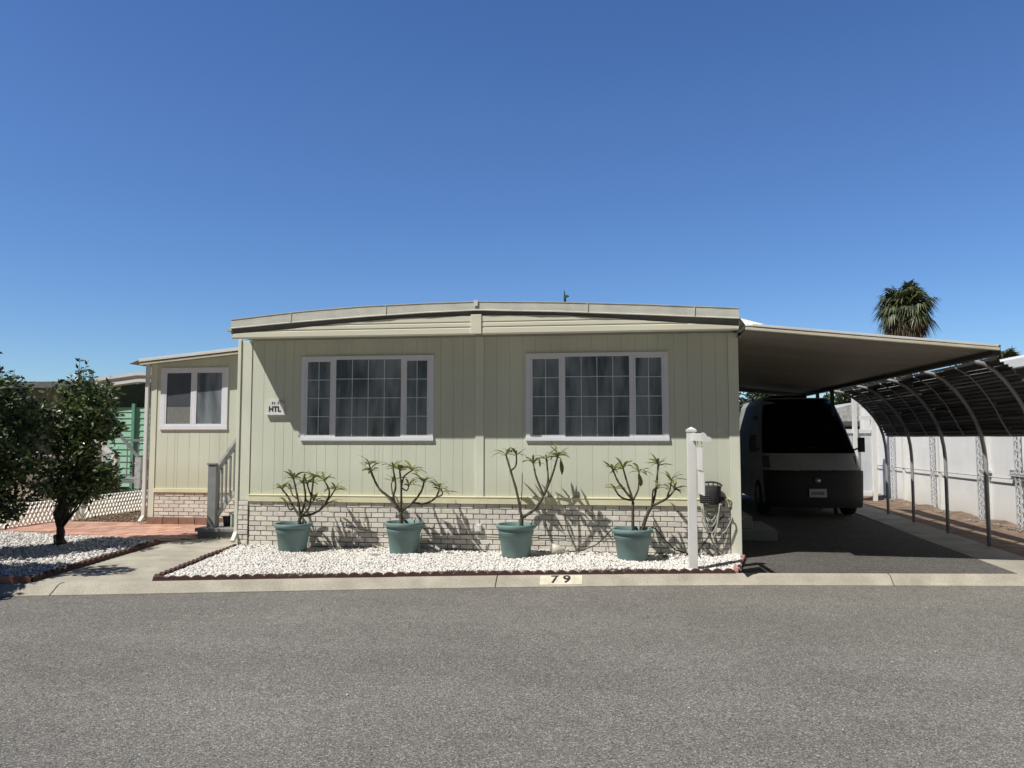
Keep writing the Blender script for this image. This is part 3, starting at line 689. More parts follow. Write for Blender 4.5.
for i, (x, y, z, lb) in enumerate(spots):
    t = thing('plant_pot', lb, 'plant pot', 'dark pots on the porch steps', (x, y, z))
    m = MB(); m.lathe([(.0, .0), (.055, 0), (.068, .13), (.074, .132), (.074, .15), (.064, .15), (.062, .13), (0, .13)], n=20); m.build('pot', M['wicker'], t)
    m = MB(); m.lathe([(0, .133), (.061, .133)], n=20); m.build('soil', M['soil'], t)
    if i > 0:
        m = MB()
        for k in range(16):
            a = random.uniform(0, 6.28); r = random.uniform(.02, .10); zt = .15 + random.uniform(.0, .05); d = Vector((math.cos(a), math.sin(a), .3)).normalized(); s_ = d.cross(Vector((0, 0, 1))).normalized() * .018
            p = Vector((math.cos(a) * r * .4, math.sin(a) * r * .4, zt)); m.cur = random.uniform(.7, 1.4)
            m.add([p, p + d * .035 + s_, p + d * .08, p + d * .035 - s_], [(0, 1, 2, 3)])
        m.build('leaves', M['leafcitrus'], t)

# ---------------------------------------------------------------- potted plumerias
def leaf(m, p, d, L_, w, droop, rnd):
    """pointed leaf of 4 segments along a drooping midrib, folded in a shallow V"""
    d = Vector(d).normalized(); side = d.cross(Vector((0, 0, 1)))
    if side.length < .1: side = Vector((1, 0, 0))
    side.normalize(); side = (side + Vector((0, 0, rnd.uniform(-.5, .5)))).normalized()
    pts = []; q = Vector(p); dd = d.copy()
    for i, wf in enumerate((.12, .75, 1.0, .8, .02)):
        n_ = side.cross(dd).normalized(); fold = abs(n_.z) * .0 + .25
        pts.append((q + side * w * wf * .5 + n_ * w * wf * fold * .5, q - n_ * 0, q - side * w * wf * .5 + n_ * w * wf * fold * .5))
        q = q + dd * L_ / 4; dd = (dd + Vector((0, 0, -droop))).normalized()
    vs = [v for tr in pts for v in tr]
    fs = []
    for i in range(4):
        o = i * 3; fs += [(o, o + 1, o + 4, o + 3), (o + 1, o + 2, o + 5, o + 4)]
    m.add(vs, fs, True)
SC = 1 / (78 * 4.6545)
def plumeria(cx, cy, gz, label, branches, base, seed, rimz=.53, rr=.245, big=(), lean=0, leafy=1.0, zrim_px=None):
    """branches: (polyline in zoomed photo units, start radius, end radius, leaves at tip)"""
    rnd = random.Random(seed)
    t = thing('potted_plumeria', label, 'potted plant', 'teal pots with bare plumerias in front of the house', (cx, cy, gz))
    H_ = rimz - gz
    m = MB(); rb = rr * .70
    pr_ = [(0, 0), (rb, 0), (rb + .004, .01), (lerp(rb, rr, .62) - .012, H_ * .66), (lerp(rb, rr, .66) - .004, H_ * .68), (lerp(rb, rr, .68) - .010, H_ * .72), (lerp(rb, rr, .74) - .004, H_ * .745), (lerp(rb, rr, .78) - .010, H_ * .78), (rr - .028, H_ * .865)]
    m.lathe(pr_, n=44); pot = m.build('pot', M['pot'], t)
    m = MB(); m.lathe([(rr - .030, H_ * .862), (rr - .006, H_ * .872), (rr, H_ * .885), (rr, H_ * .985), (rr - .006, H_), (rr - .020, H_), (rr - .026, H_ * .985), (rr - .04, H_ * .80)], n=44); m.build('rim', M['pot'], pot)
    m = MB(); m.lathe([(0, H_ * .85), (rr - .033, H_ * .845)], n=30); m.build('soil', M['soil'], t)
    bx, bz = base; tips = []
    depth = {}
    def P(pt, y): return Vector(((pt[0] - bx) * SC + lean, y, H_ * .86 + (bz - pt[1]) * SC))
    ms = MB(); mg = MB(); ml = MB()
    nodes = {}
    for bi, (pl_, r0, r1, nl) in enumerate(branches):
        y0 = nodes.get(pl_[0], 0.0); yt = y0 + (rnd.uniform(-.13, .12) if nl or bi else 0)
        pts = []; k = len(pl_)
        for i, p in enumerate(pl_):
            y = lerp(y0, yt, i / (k - 1)); nodes.setdefault(p, y); pts.append(P(p, y))
        # refine with a smooth curve
        out = []; rs = []
        for i in range(len(pts) - 1):
            a = pts[max(i - 1, 0)]; b = pts[i]; c = pts[i + 1]; d = pts[min(i + 2, len(pts) - 1)]
            for s in range(5):
                u = s / 5
                q = .5 * ((2 * b) + (-a + c) * u + (2 * a - 5 * b + 4 * c - d) * u * u + (-a + 3 * b - 3 * c + d) * u ** 3)
                out.append(q + Vector((rnd.uniform(-1, 1), rnd.uniform(-1, 1), 0)) * .0016); tt = (i + u) / (len(pts) - 1); rs.append(1.4 * lerp(r0, r1, tt) * (1 + .10 * math.sin(tt * 30 + bi)))
        out.append(pts[-1]); rs.append(r1 * (1.15 if nl else .7))
        cut = int(len(out) * .72) if nl else len(out) - 1
        ms.tube(out[:cut + 1], rs[:cut + 1], 7)
        if nl: ms.m = 1; ms.tube(out[cut:], rs[cut:], 7); ms.m = 0
        if nl:
            tip = out[-1]; dr = (out[-1] - out[-3]).normalized()
            nn = int(nl * leafy * 1.9)
            for q in range(nn):
                a = q * 2.4 + rnd.uniform(-.4, .4); el = rnd.uniform(-.15, .75)
                d = Vector((math.cos(a) * math.cos(el), math.sin(a) * math.cos(el) * .8, math.sin(el))) + dr * .35
                tn = rnd.uniform(.65, 1.25); ml.cur = (tn * (1.35 if rnd.random() < .22 else 1), tn, tn * rnd.uniform(.7, 1.1))
                leaf(ml, tip - dr * rnd.uniform(0, .03), d, rnd.uniform(.10, .235), rnd.uniform(.024, .042), rnd.uniform(.12, .42), rnd)
    for (bp_, L_, w) in big:
        p = P(bp_, -.03); ml.cur = (1.0, .75, .7); leaf(ml, p, (.12, -.1, -1), L_, w, .05, rnd)
    tr = ms.build('trunk', [M['stem'], M['stemgreen']], t); ml.build('leaves', M['leafplum'], t)
    return t
B1 = [([(272, 392), (271, 360), (275, 335)], .017, .015, 0),
      ([(275, 335), (240, 300), (205, 250), (165, 208)], .012, .008, 7), ([(240, 300), (215, 305), (203, 280)], .009, .006, 4),
      ([(275, 335), (272, 255), (256, 152)], .011, .008, 7), ([(272, 255), (240, 235), (225, 205)], .008, .006, 5),
      ([(275, 335), (300, 255), (291, 178)], .011, .008, 6), ([(275, 335), (318, 300), (335, 240), (350, 148)], .012, .008, 8),
      ([(335, 240), (322, 200), (318, 175)], .008, .006, 4), ([(275, 335), (340, 322), (388, 285), (412, 222), (382, 165)], .012, .007, 6),
      ([(388, 285), (418, 240), (440, 208)], .009, .006, 6), ([(340, 322), (372, 300), (410, 268)], .008, .006, 4), ([(300, 255), (318, 275), (330, 262)], .007, .005, 4)]
B2 = [([(748, 382), (748, 345), (745, 310)], .019, .016, 0),
      ([(745, 310), (705, 255), (650, 212), (622, 165), (603, 122)], .013, .008, 8), ([(622, 165), (600, 125), (582, 92)], .009, .006, 6),
      ([(745, 310), (715, 250), (728, 190), (718, 105)], .011, .008, 7), ([(745, 310), (752, 200), (748, 115)], .011, .008, 8),
      ([(752, 200), (765, 150), (808, 118)], .009, .006, 7), ([(752, 200), (772, 215), (778, 190)], .007, .005, 4), ([(715, 250), (700, 190), (705, 170)], .007, .005, 4),
      ([(745, 310), (800, 270), (838, 220), (852, 172)], .012, .008, 8), ([(800, 270), (860, 274), (905, 245), (920, 200)], .011, .007, 7), ([(905, 245), (935, 235), (945, 218)], .008, .006, 4)]
B3 = [([(290, 436), (291, 405), (292, 385)], .021, .017, 0),
      ([(292, 385), (270, 275), (240, 175), (216, 100)], .013, .008, 6), ([(240, 175), (262, 150), (262, 100)], .009, .006, 6),
      ([(286, 340), (294, 260), (296, 180)], .004, .003, 0),
      ([(292, 385), (350, 345), (390, 285)], .014, .012, 0), ([(390, 285), (355, 205), (340, 140)], .011, .007, 5),
      ([(390, 285), (408, 215), (400, 118)], .011, .007, 7), ([(390, 285), (430, 190), (457, 100)], .012, .007, 9)]
B4 = [([(812, 440), (811, 370), (812, 302)], .014, .012, 0),
      ([(812, 302), (762, 288), (733, 252)], .010, .007, 5), ([(812, 302), (752, 225), (726, 165)], .011, .007, 7), ([(812, 302), (788, 225), (770, 158)], .011, .007, 7),
      ([(812, 302), (836, 250), (840, 170)], .009, .006, 5),
      ([(848, 442), (868, 375), (895, 325)], .017, .014, 0), ([(895, 325), (912, 260), (925, 142)], .013, .008, 7), ([(895, 325), (900, 260), (925, 245)], .008, .006, 4),
      ([(895, 325), (958, 292), (996, 248)], .012, .007, 6), ([(958, 292), (975, 240), (980, 205)], .008, .006, 6)]
plumeria(-4.13, 9.62, .135, 'teal pot with a low bushy plumeria, leftmost of the row', B1, (240 + 0, 385), 21, rimz=.495, rr=.245, leafy=1.1)
plumeria(-2.645, 9.60, .135, 'teal pot with a wide spreading leafy plumeria under the left window', B2, (762, 377), 22, rimz=.535, rr=.245)
plumeria(-1.21, 9.57, .135, 'teal pot with a tall sparse plumeria in two bare arms', B3, (266, 432), 23, rimz=.53, rr=.245, big=[((468, 120), .20, .075), ((372, 118), .11, .04)])
plumeria(.215, 9.50, .13, 'teal pot with two plumeria stems nearest the white post', B4, (808, 442), 24, rimz=.505, rr=.25, big=[((838, 180), .17, .10)])

# ---------------------------------------------------------------- white post with hanging arm
pt = thing('sign_post', 'tall white vinyl yard sign post standing in the gravel near the driveway', 'sign post', loc=(.875, 8.93, .13))
m = MB(); m.box(.825, .922, 8.885, 8.982, .12, 1.665); add(m, 'post', M['whitepaint'], pt, .004)
m = MB(); m.box(.818, .929, 8.878, 8.989, 1.666, 1.69); m.add([(.82, 8.88, 1.691), (.927, 8.88, 1.691), (.927, 8.987, 1.691), (.82, 8.987, 1.691), (.8735, 8.9335, 1.722)], [(0, 1, 4), (1, 2, 4), (2, 3, 4), (3, 0, 4)]); add(m, 'post_cap', M['whitepaint'], pt)
m = MB(); m.beam((.895, 8.884, 1.605), (.935, 8.33, 1.60), .028, .085); add(m, 'arm', M['whitepaint'], pt, .004)
m = MB()   # heart-shaped scroll end
hp = []
for k in range(24):
    a = 2 * math.pi * k / 24; hp.append((.066 * math.sin(a) ** 3, .010 + .054 * (math.cos(a) * .81 - .31 * math.cos(2 * a) - .12 * math.cos(3 * a))))
rot = R(38)
hp = [(x * math.cos(rot) + z * math.sin(rot), -x * math.sin(rot) + z * math.cos(rot)) for x, z in hp]
f0 = [(.955 + x, 8.30, 1.585 + z) for x, z in hp]; f1 = [(x, y + .028, z) for x, y, z in f0]
m.add(f0 + f1, [tuple(range(23, -1, -1)), tuple(range(24, 48))] + [(i, (i + 1) % 24, (i + 1) % 24 + 24, i + 24) for i in range(24)])
add(m, 'arm_end', M['whitepaint'], pt, .003)
sg = thing('hanging_sign', 'white sign board hanging edge-on below the arm of the white post', 'sign', loc=(.925, 8.5, 1.5))
m = MB()
for (z0, z1, dx) in ((1.25, 1.49, 0), (.985, 1.235, .012)):
    m.beam((.918 + dx, 8.76, (z0 + z1) / 2), (.936 + dx, 8.38, (z0 + z1) / 2), .014, z1 - z0)
add(m, 'board', M['whitepaint'], sg, .002)
m = MB(); m.tube([(.919, 8.70, 1.56), (.919, 8.70, 1.47)], .004, 6); m.tube([(.932, 8.44, 1.56), (.932, 8.44, 1.47)], .004, 6); m.tube([(.93, 8.57, 1.26), (.935, 8.57, 1.22)], .004, 6); add(m, 'hook', M['iron'], sg)

# hose holder, hoses
hb = thing('hose_holder', 'dark grey wicker hose holder mounted on the wall right of the white post', 'hose holder', loc=(1.19, 9.96, .8))
m = MB(); cx = 1.195; y0 = WY - .035
def bask(y, r, z0, z1, n=14):
    return [(cx + r * math.sin(lerp(-1.25, 1.25, i / n)) / math.sin(1.25), y - .12 * math.cos(lerp(-1.5, 1.5, i / n)), z0) for i in range(n + 1)]
rows = []
for k in range(9):
    z = lerp(.775, .985, k / 8); r = .118 + .012 * (k / 8)
    m.tube([(p[0], p[1], z) for p in bask(WY - .03, r, z, z)], .0095, 5)
for i in range(15):
    b0 = bask(WY - .03, .118, 0, 0)[i]; b1 = bask(WY - .03, .130, 0, 0)[i]
    m.tube([(b0[0], b0[1] - .004, .77), (b1[0], b1[1] - .004, .99)], .006, 5)
m.box(cx - .118, cx + .118, WY - .045, WY - .033, .77, 1.0)
add(m, 'basket', M['wicker'], hb)
m = MB(); n = 14
fp = [(cx + .134 * math.cos(math.pi - math.pi * i / n) , .995 + .052 * math.sin(math.pi * i / n)) for i in range(n + 1)]
m.tube([(x, WY - .11, z) for x, z in fp], .012, 6)
for i in range(2, n - 1, 2): m.tube([(fp[i][0], WY - .11, fp[i][1]), (fp[i][0], WY - .13, .975)], .008, 5)
add(m, 'arched_top', M['wicker'], hb)
m = MB(); m.box(cx + .135, cx + .175, WY - .07, WY - .033, .79, .86); m.beam((cx + .155, WY - .06, .80), (cx + .155, WY - .12, .76), .03, .03); add(m, 'tap', M['black'], hb, .004)
m = MB()
for k in range(6):
    w = .115 + .012 * math.sin(k * 2.1); dz = .06 + .075 * k; yk = WY - .06 - .014 * k
    m.tube([(cx - w + 2 * w * i / 16 , yk, .80 - dz * math.sin(math.pi * i / 16) ** .8 - .02) for i in range(17)], .0085, 6)
m.tube([(cx - .10, WY - .08, .70), (cx - .11, WY - .1, .55), (cx - .03, WY - .12, .38), (cx + .04, WY - .14, .26), (cx + .05, WY - .2, .17)], .0085, 6)
m.tube([(cx + .02, WY - .10, .40), (cx + .09, WY - .09, .38), (cx + .18, WY - .08, .44), (cx + .25, WY - .07, .58), (cx + .25, WY - .06, .63)], .0085, 6)
m.tube([(cx - .08, WY - .07, .62), (cx - .02, WY - .09, .47), (cx + .05, WY - .1, .52)], .0085, 6)
tag(m.build('garden_hose', M['hose']), 'pale garden hose hanging in loops below the wicker holder', 'hose')
m = MB()
m.tube([(.44, 9.50, .52), (.50, 9.55, .50), (.60, 9.66, .36), (.74, 9.78, .22), (.90, 9.84, .165), (1.02, 9.86, .19), (1.14, 9.90, .34), (1.28, 9.93, .56), (1.36, 9.94, .63)], .008, 6)
tag(m.build('power_cable', M['cable']), 'black cable looping from the rightmost pot behind the white post', 'cable')
m = MB()
m.tube([(-.02, 9.52, .50), (-.10, 9.62, .40), (-.22, 9.76, .27), (-.40, 9.84, .18), (-.62, 9.83, .16), (-.70, 9.80, .18)], .007, 6)
tag(m.build('power_cable', M['cable']), 'black cable running from rightmost pot to the fallen garden lamp', 'cable')
m = MB(); pts = [(-3.6, WY - .022, .45)]
for i in range(24): x = -3.5 + i * .165; pts.append((x, WY - .020 , .335 + .006 * math.sin(i * 1.3) + (.09 * math.exp(-i / 1.2))))
m.tube(pts, .0035, 5); tag(m.build('wall_wire', M['cable']), 'thin dark wire running along the white brick skirting', 'wire')
# fallen lamp
lp = thing('garden_lamp', 'cream cone garden spotlight lying on the gravel between two pots', 'garden lamp', loc=(-.78, 9.72, .2))
def cone(p, d, prof_, mt, nm, par, n=24):
    d = Vector(d).normalized(); q = d.to_track_quat('Z', 'Y').to_matrix().to_4x4(); q.translation = Vector(p)
    m = MB(); m.lathe(prof_, n=n); m.v = [tuple(q @ Vector(v)) for v in m.v]; return add(m, nm, mt, par)
cone((-.70, 9.72, .20), (-1, -.25, .12), [(.0, -.09), (.02, -.088), (.035, -.06), (.058, 0), (.070, .085), (.066, .085), (.055, .03), (0, .02)], M['lampcream'], 'shade', lp)
cone((-.785, 9.70, .212), (-1, -.25, .12), [(.0, .0), (.064, .0)], M['soffit'], 'lens', lp)
cone((-.60, 9.745, .19), (-1, -.25, .12), [(0, -.04), (.018, -.04), (.02, .02)], M['iron'], 'socket', lp, 12)
# a few landscape stones in the front bed
random.seed(9)
for (x, y, s, lb) in ((-2.93, 9.35, .045, 'low grey stone among the chips left of the second pot'), (-2.05, 9.62, .035, 'low grey stone among the chips right of the second pot'), (.62, 9.72, .04, 'low grey stone among the chips beside the rightmost pot')):
    m = MB(); vs, fs = TPL[random.randrange(10)]
    m.add([(v[0] * s * 1.6, v[1] * s, v[2] * s) for v in vs], [tuple(int(i) for i in f) for f in fs]); o = m.build('stone', M['stone'], None, .006, (x, y, .145)); tag(o, lb, 'stone')

# ---------------------------------------------------------------- carport
cp = thing('carport', 'sloping carport roof with pale edge attached to the right side of the mobile home', 'carport', loc=(3, 9.4, 0))
CX0, CX1 = 1.56, 4.28; CZ0, CZ1 = 2.86, 2.580; CY0, CY1 = 9.22, 18.0
def cz(x): return lerp(CZ0, CZ1, (x - CX0) / (CX1 - CX0))
m = MB()
k = 28
for i in range(k):                                       # roof pans, each with a small seam
    y0 = lerp(CY0 + .03, CY1, i / k); y1 = lerp(CY0 + .03, CY1, (i + 1) / k)
    m.add([(CX0, y0 + .006, cz(CX0)), (CX1, y0 + .006, cz(CX1)), (CX1, y1 - .006, cz(CX1)), (CX0, y1 - .006, cz(CX0))], [(3, 2, 1, 0)])
    m.add([(CX0, y1 - .006, cz(CX0)), (CX1, y1 - .006, cz(CX1)), (CX1, y1, cz(CX1) + .012), (CX0, y1, cz(CX0) + .012)], [(3, 2, 1, 0)])
    m.add([(CX0, y1, cz(CX0) + .012), (CX1, y1, cz(CX1) + .012), (CX1, y1 + .006, cz(CX1)), (CX0, y1 + .006, cz(CX0))], [(3, 2, 1, 0)])
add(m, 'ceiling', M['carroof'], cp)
m = MB(); m.add([(CX0, CY0 + .02, cz(CX0) + .07), (CX1, CY0 + .02, cz(CX1) + .07), (CX1, CY1, cz(CX1) + .07), (CX0, CY1, cz(CX0) + .07)], [(0, 1, 2, 3)]); add(m, 'roof_sheet', M['whitepaint'], cp)
m = slab(1.545, cz(1.545) - .004, CX1 + .02, cz(CX1 + .02) - .004, CY0 - .03, CY0 + .026, .030); add(m, 'front_edge', M['cream'], cp, .003)
m = slab(1.62, cz(1.62) + .045, CX1 + .01, cz(CX1 + .01) + .036, CY0 - .022, CY0 + .018, .026); add(m, 'front_edge', M['whitepaint'], cp, .003)
m = slab(1.56, cz(1.56) + .026, CX1, cz(CX1) + .022, CY0 - .004, CY0 + .018, .024); add(m, 'edge_recess', M['roofgrey'], cp)
m = MB(); m.add([(1.515, 9.41, 3.03), (1.76, CY0 + .0, 2.925), (1.80, 12, 2.93), (1.515, 12, 3.07)], [(0, 1, 2, 3)]); m.add([(1.515, 9.40, 3.025), (1.76, CY0 - .01, 2.92), (1.55, CY0 - .005, 2.905)], [(0, 2, 1)]); add(m, 'flashing', M['whitepaint'], cp)
m = MB(); m.box(CX1 - .04, CX1 + .05, CY0 + .03, CY1, CZ1 - .055, CZ1 - .003); m.box(CX1 + .02, CX1 + .05, CY0 + .03, CY1, CZ1 - .002, CZ1 + .06); add(m, 'side_beam', M['darkbeam'], cp)
m = slab(CX0, cz(CX0) - .085, CX1, cz(CX1) - .085, CY1 - .06, CY1, .08); add(m, 'rear_beam', M['carroof'], cp)
for y in (17.0, 15.9): m = MB(); m.box(4.27, 4.33, y - .03, y + .03, .10, 2.54); add(m, 'roof_post', M['darkbeam'], cp)

# louvred side awning with curved tubes
aw = thing('louvred_awning', 'curved awning of dark louvres on bowed grey tubes along the carport edge', 'awning', loc=(5, 13, 0))
def ax(y): return lerp(-.13, .08, (y - 11.6) / 4.6)
PR = [(5.30, .08), (5.30, .6), (5.30, 1.25), (5.285, 1.45), (5.25, 1.65), (5.19, 1.83), (5.10, 2.00), (4.99, 2.15), (4.87, 2.29), (4.73, 2.41), (4.56, 2.50), (4.34, 2.55)]
def arc(y, pr_=PR):
    return [(x + ax(y) * min(1, max(0, (x - 4.3) / .9)), y, z) for x, z in pr_]
for y in (10.05, 11.6, 13.1, 14.7, 16.2): m = MB(); m.tube(arc(y), .027, 10); add(m, 'bowed_tube', M['darksteel'], aw)
def smooth(pr_, n):
    out = []; 
    ds = [0]
    for a, b in zip(pr_, pr_[1:]): ds.append(ds[-1] + math.hypot(a[0] - b[0], a[1] - b[1]))
    for i in range(n + 1):
        d = ds[-1] * i / n; out.append((float(np.interp(d, ds, [p[0] for p in pr_])), float(np.interp(d, ds, [p[1] for p in pr_]))))
    return out
PP = smooth([(5.31, 1.60)] + PR[5:-1] + [(4.54, 2.51)], 20)
for y in (10.85, 12.35, 13.9, 15.45): m = MB(); m.tube([(a[0] + ax(y) * min(1, (a[0] - 4.3) / .9) + .012, y, a[1] + .012) for a in PP], .011, 6); add(m, 'thin_rib', M['darksteel'], aw)
random.seed(31)
for i in range(20):
    (xa, za_), (xb, zb_) = PP[i], PP[i + 1]
    dx, dz = xb - xa, zb_ - za_; ln = math.hypot(dx, dz); nx_, nz_ = -dz / ln, dx / ln     # outward normal turned away from the carport
    if nx_ < 0: nx_, nz_ = -nx_, -nz_
    o1, o2 = .020, .058
    m = MB(); ya, yb = 9.72 + random.uniform(-.01, .01), 16.28; tw = random.uniform(-.004, .012)
    n = 12
    for s in range(n):
        y0 = lerp(ya, yb, s / n); y1 = lerp(ya, yb, (s + 1) / n)
        q0 = ax(y0) * min(1, (xa - 4.3) / .9); q1 = ax(y1) * min(1, (xa - 4.3) / .9)
        sg0 = .003 * math.sin(s * 1.9 + i); sg1 = .003 * math.sin((s + 1) * 1.9 + i)
        # slat overlaps its neighbour; leaning out at the lower lip
        A = lambda q, y, u, o, sg_: (xa + dx * u + nx_ * o + q, y, za_ + dz * u + nz_ * o + sg_)
        g0 = .014 if random.random() < .10 else 0
        for (u0, d0, u1, d1) in ((-.26, o2, .22, .038), (.22, .038, .62, o1), (.62, o1, .98, .034 + tw + g0)):
            v = [A(q0, y0, u0, d0, sg0), A(q1, y1, u0, d0, sg1), A(q1, y1, u1, d1, sg1), A(q0, y0, u1, d1, sg0)]
            v2 = [(p[0] + nx_ * .004, p[1], p[2] + nz_ * .004) for p in v]
            m.add(v, [(0, 1, 2, 3)]); m.add(v2, [(3, 2, 1, 0)])
    add(m, 'louvre', M['louver'], aw)

# ---------------------------------------------------------------- the van under the carport
van = thing('van', 'white van with black bumper parked facing the street under the carport', 'van', loc=(3.72, 14.85, .1))
VX, VY, VZ = 3.73, 14.95, .0
def halfw(z):
    return float(np.interp(z, [.2, .35, 1.0, 1.35, 1.9, 2.28, 2.40], [.83, .865, .89, .87, .785, .70, .63]))
def ring(yz_bottom, y_of_z, ztop, zbot=.30, n=9, shrink=1.0, crown=.045):
    pass
# side-view outline of the nose: y offset as a function of height
def nose(z): return float(np.interp(z, [.25, .45, .95, 1.0, 1.27, 1.32, 2.25, 2.40], [.03, .0, .02, .06, .28, .33, 1.02, 1.20]))
def skin(z, t):   # t -1..1 across; front wraps round to the sides
    a = abs(t); w = halfw(z); x = w * math.sin(min(a, 1) * math.pi / 2) ** .80 * (1 if t > 0 else -1) if a > 0 else 0
    c = max(0, 1 - abs(x / w) ** 5) ** .5
    y = nose(z) + (1 - c) * .26 + .07 * (x / w) ** 2
    return Vector((VX + x, VY + y, z))
def patch(z0, z1, t0, t1, nz=8, nt=24, off=0, m=None):
    m = m or MB(); vs = []
    for i in range(nz + 1):
        for j in range(nt + 1):
            p = skin(lerp(z0, z1, i / nz), lerp(t0, t1, j / nt)); p.y -= off; p.x += off * .6 * (1 if j > nt * .85 and t1 > .9 else -1 if j < nt * .15 and t0 < -.9 else 0); vs.append(p)
    fs = [(i * (nt + 1) + j, i * (nt + 1) + j + 1, (i + 1) * (nt + 1) + j + 1, (i + 1) * (nt + 1) + j) for i in range(nz) for j in range(nt)]
    m.add(vs, fs, True); return m
m = MB(); patch(.99, 1.29, -1, 1, 6, 32, 0, m); patch(1.29, 2.40, -1, 1, 10, 32, 0, m)
# flanks, roof, rear
zl_ = [.35, .6, 1.0, 1.35, 1.9, 2.28, 2.40]
for s in (-1, 1):
    for z0, z1 in zip(zl_, zl_[1:]):
        a = skin(z0, s); b = skin(z1, s); yb = VY + 5.4
        v = [(a.x, a.y, z0), (VX + s * halfw(z0), yb, z0), (VX + s * halfw(z1), yb, z1), (b.x, b.y, z1)]
        m.add(v, [(0, 1, 2, 3) if s > 0 else (3, 2, 1, 0)])
top = [skin(2.40, lerp(-1, 1, j / 16)) for j in range(17)]
m.add(top + [(VX + .63, VY + 5.4, 2.40), (VX - .63, VY + 5.4, 2.40)], [tuple(range(19))])
m.add([(VX + s * halfw(z), VY + 5.4, z) for s, z in ((-1, .35), (1, .35), (1, 1.35), (1, 2.4), (-1, 2.4), (-1, 1.35))], [(5, 4, 3, 2, 1, 0)])
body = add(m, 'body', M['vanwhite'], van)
add(patch(1.30, 2.37, -.90, .90, 8, 24, .006), 'windscreen', M['vanglass'], van)
add(patch(1.30, 2.37, -.90, .90, 8, 24, .002), 'windscreen_backing', M['black'], van)
bp_ = add(patch(.30, .985, -1, 1, 10, 36, .035), 'bumper', M['black'], van)
m = MB()
for k in range(6): z = .62 + k * .048; patch(z, z + .014, -.46, .46, 1, 16, .050, m)
add(m, 'grille_bar', M['black'], bp_)
m = MB(); p = skin(.80, 0)
m.tube([(p.x, p.y - .040, .80), (p.x, p.y - .062, .80)], .055, 24); add(m, 'emblem', M['emblem'], van)
m = MB(); p = skin(.56, 0); m.box(p.x - .155, p.x + .155, p.y - .066, p.y - .056, .50, .655); plt = add(m, 'licence_plate', M['plate'], van, .003)
m = MB()
random.seed(2)
for k in range(7): m.box(p.x - .118 + k * .034, p.x - .098 + k * .034, p.y - .0685, p.y - .0665, .545, .605)
add(m, 'plate_characters', M['plateink'], plt)
for s in (-1, 1):
    t0, t1 = (.66, .93) if s > 0 else (-.93, -.66)
    add(patch(1.03, 1.25, t0, t1, 4, 8, .010), 'headlight', M['lamplens'], van)
    m = MB(); p = skin(1.40, s); x = p.x + s * .02
    m.tube([(x, p.y + .02, 1.36), (x + s * .10, p.y - .02, 1.40)], .02, 6)
    mm = Matrix.Translation((x + s * .13, p.y - .02, 1.46)); m.box(-.055, .055, -.05, .05, -.14, .14, mm)
    add(m, 'mirror', M['black'], van, .03)
    for wy in (VY + .95, VY + 4.35):
        m = MB(); ww = .2; r = .34
        c0 = VX + s * .80
        rp_ = [(r * .62, -ww / 2), (r * .93, -ww / 2), (r, -ww / 2 + .03), (r, ww / 2 - .03), (r * .93, ww / 2), (r * .62, ww / 2)]
        rot_ = Matrix.Translation((c0, wy, .10 + r)) @ Matrix.Rotation(R(90), 4, 'Y')
        m.lathe(rp_, n=32); m.v = [tuple(rot_ @ Vector(v)) for v in m.v]; whl = add(m, 'tyre', M['rubber'], van)
        m = MB(); m.lathe([(0, ww / 2 - .03), (r * .5, ww / 2 - .02), (r * .62, ww / 2 - .005), (r * .62, -ww / 2 + .005), (0, -ww / 2 + .02)], n=32); m.v = [tuple(rot_ @ Vector(v)) for v in m.v]; add(m, 'rim', M['rim'], whl)
    m = MB()   # front side glass on the flank
    g = []
    for (yy, zz) in ((.95, 1.40), (1.75, 1.40), (1.75, 2.05), (1.22, 2.05)): g.append((VX + s * (halfw(zz) + .004), VY + yy + .30, zz))
    m.add(g, [(0, 1, 2, 3) if s > 0 else (3, 2, 1, 0)]); add(m, 'side_window', M['black'], van)
m = MB(); m.box(VX - .45, VX + .25, VY + 1.6, VY + 2.5, 2.401, 2.47); add(m, 'roof_hatch', M['black'], van, .03)
m = MB(); m.tube([(VX - .35, VY + .37, 1.36), (VX + .10, VY + .40, 1.42)], .009, 5); add(m, 'wiper', M['black'], van)

# odds and ends at the dark house side
t = thing('side_steps', 'low dark step against the house wall inside the carport', 'steps', loc=(1.9, 12.2, .1))
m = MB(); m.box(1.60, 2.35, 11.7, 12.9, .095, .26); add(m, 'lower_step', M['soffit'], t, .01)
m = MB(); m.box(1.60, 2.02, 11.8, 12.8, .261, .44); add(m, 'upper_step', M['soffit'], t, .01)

# ---------------------------------------------------------------- neighbour on the right
nb = thing('white_house', 'white panelled neighbouring house wall with awning beam right of the carport', 'house', loc=(7, 15, 0))
m = MB(); NX = 6.68
random.seed(17)
y = 8.2
while y < 21.9:
    w = random.choice([.09, .11, .10]); 
    m.box(NX, NX + .05, y, y + w - .008, .10, 2.55); y += w
add(m, 'wall_panel', M['vinyl'], nb)
m = MB(); m.box(NX + .03, NX + 4, 8.2, 22.2, .05, 2.56); add(m, 'wall_core', M['vinyl'], nb)
m = MB(); m.box(6.50, 6.62, 7.5, 22.5, 2.735, 2.885); add(m, 'awning_beam', M['whitepaint'], nb, .006)
m = MB(); m.box(6.56, 10.7, 7.5, 22.5, 2.886, 2.93); add(m, 'awning_roof', M['vinyl'], nb)
for y in (9.2, 10.6, 12.2, 13.0, 14.9, 16.9, 18.9, 20.8, 21.9):
    m = MB(); m.box(6.63, 6.679, y - .05, y + .05, .10, 2.73); add(m, 'pilaster', M['whitepaint'], nb, .004)
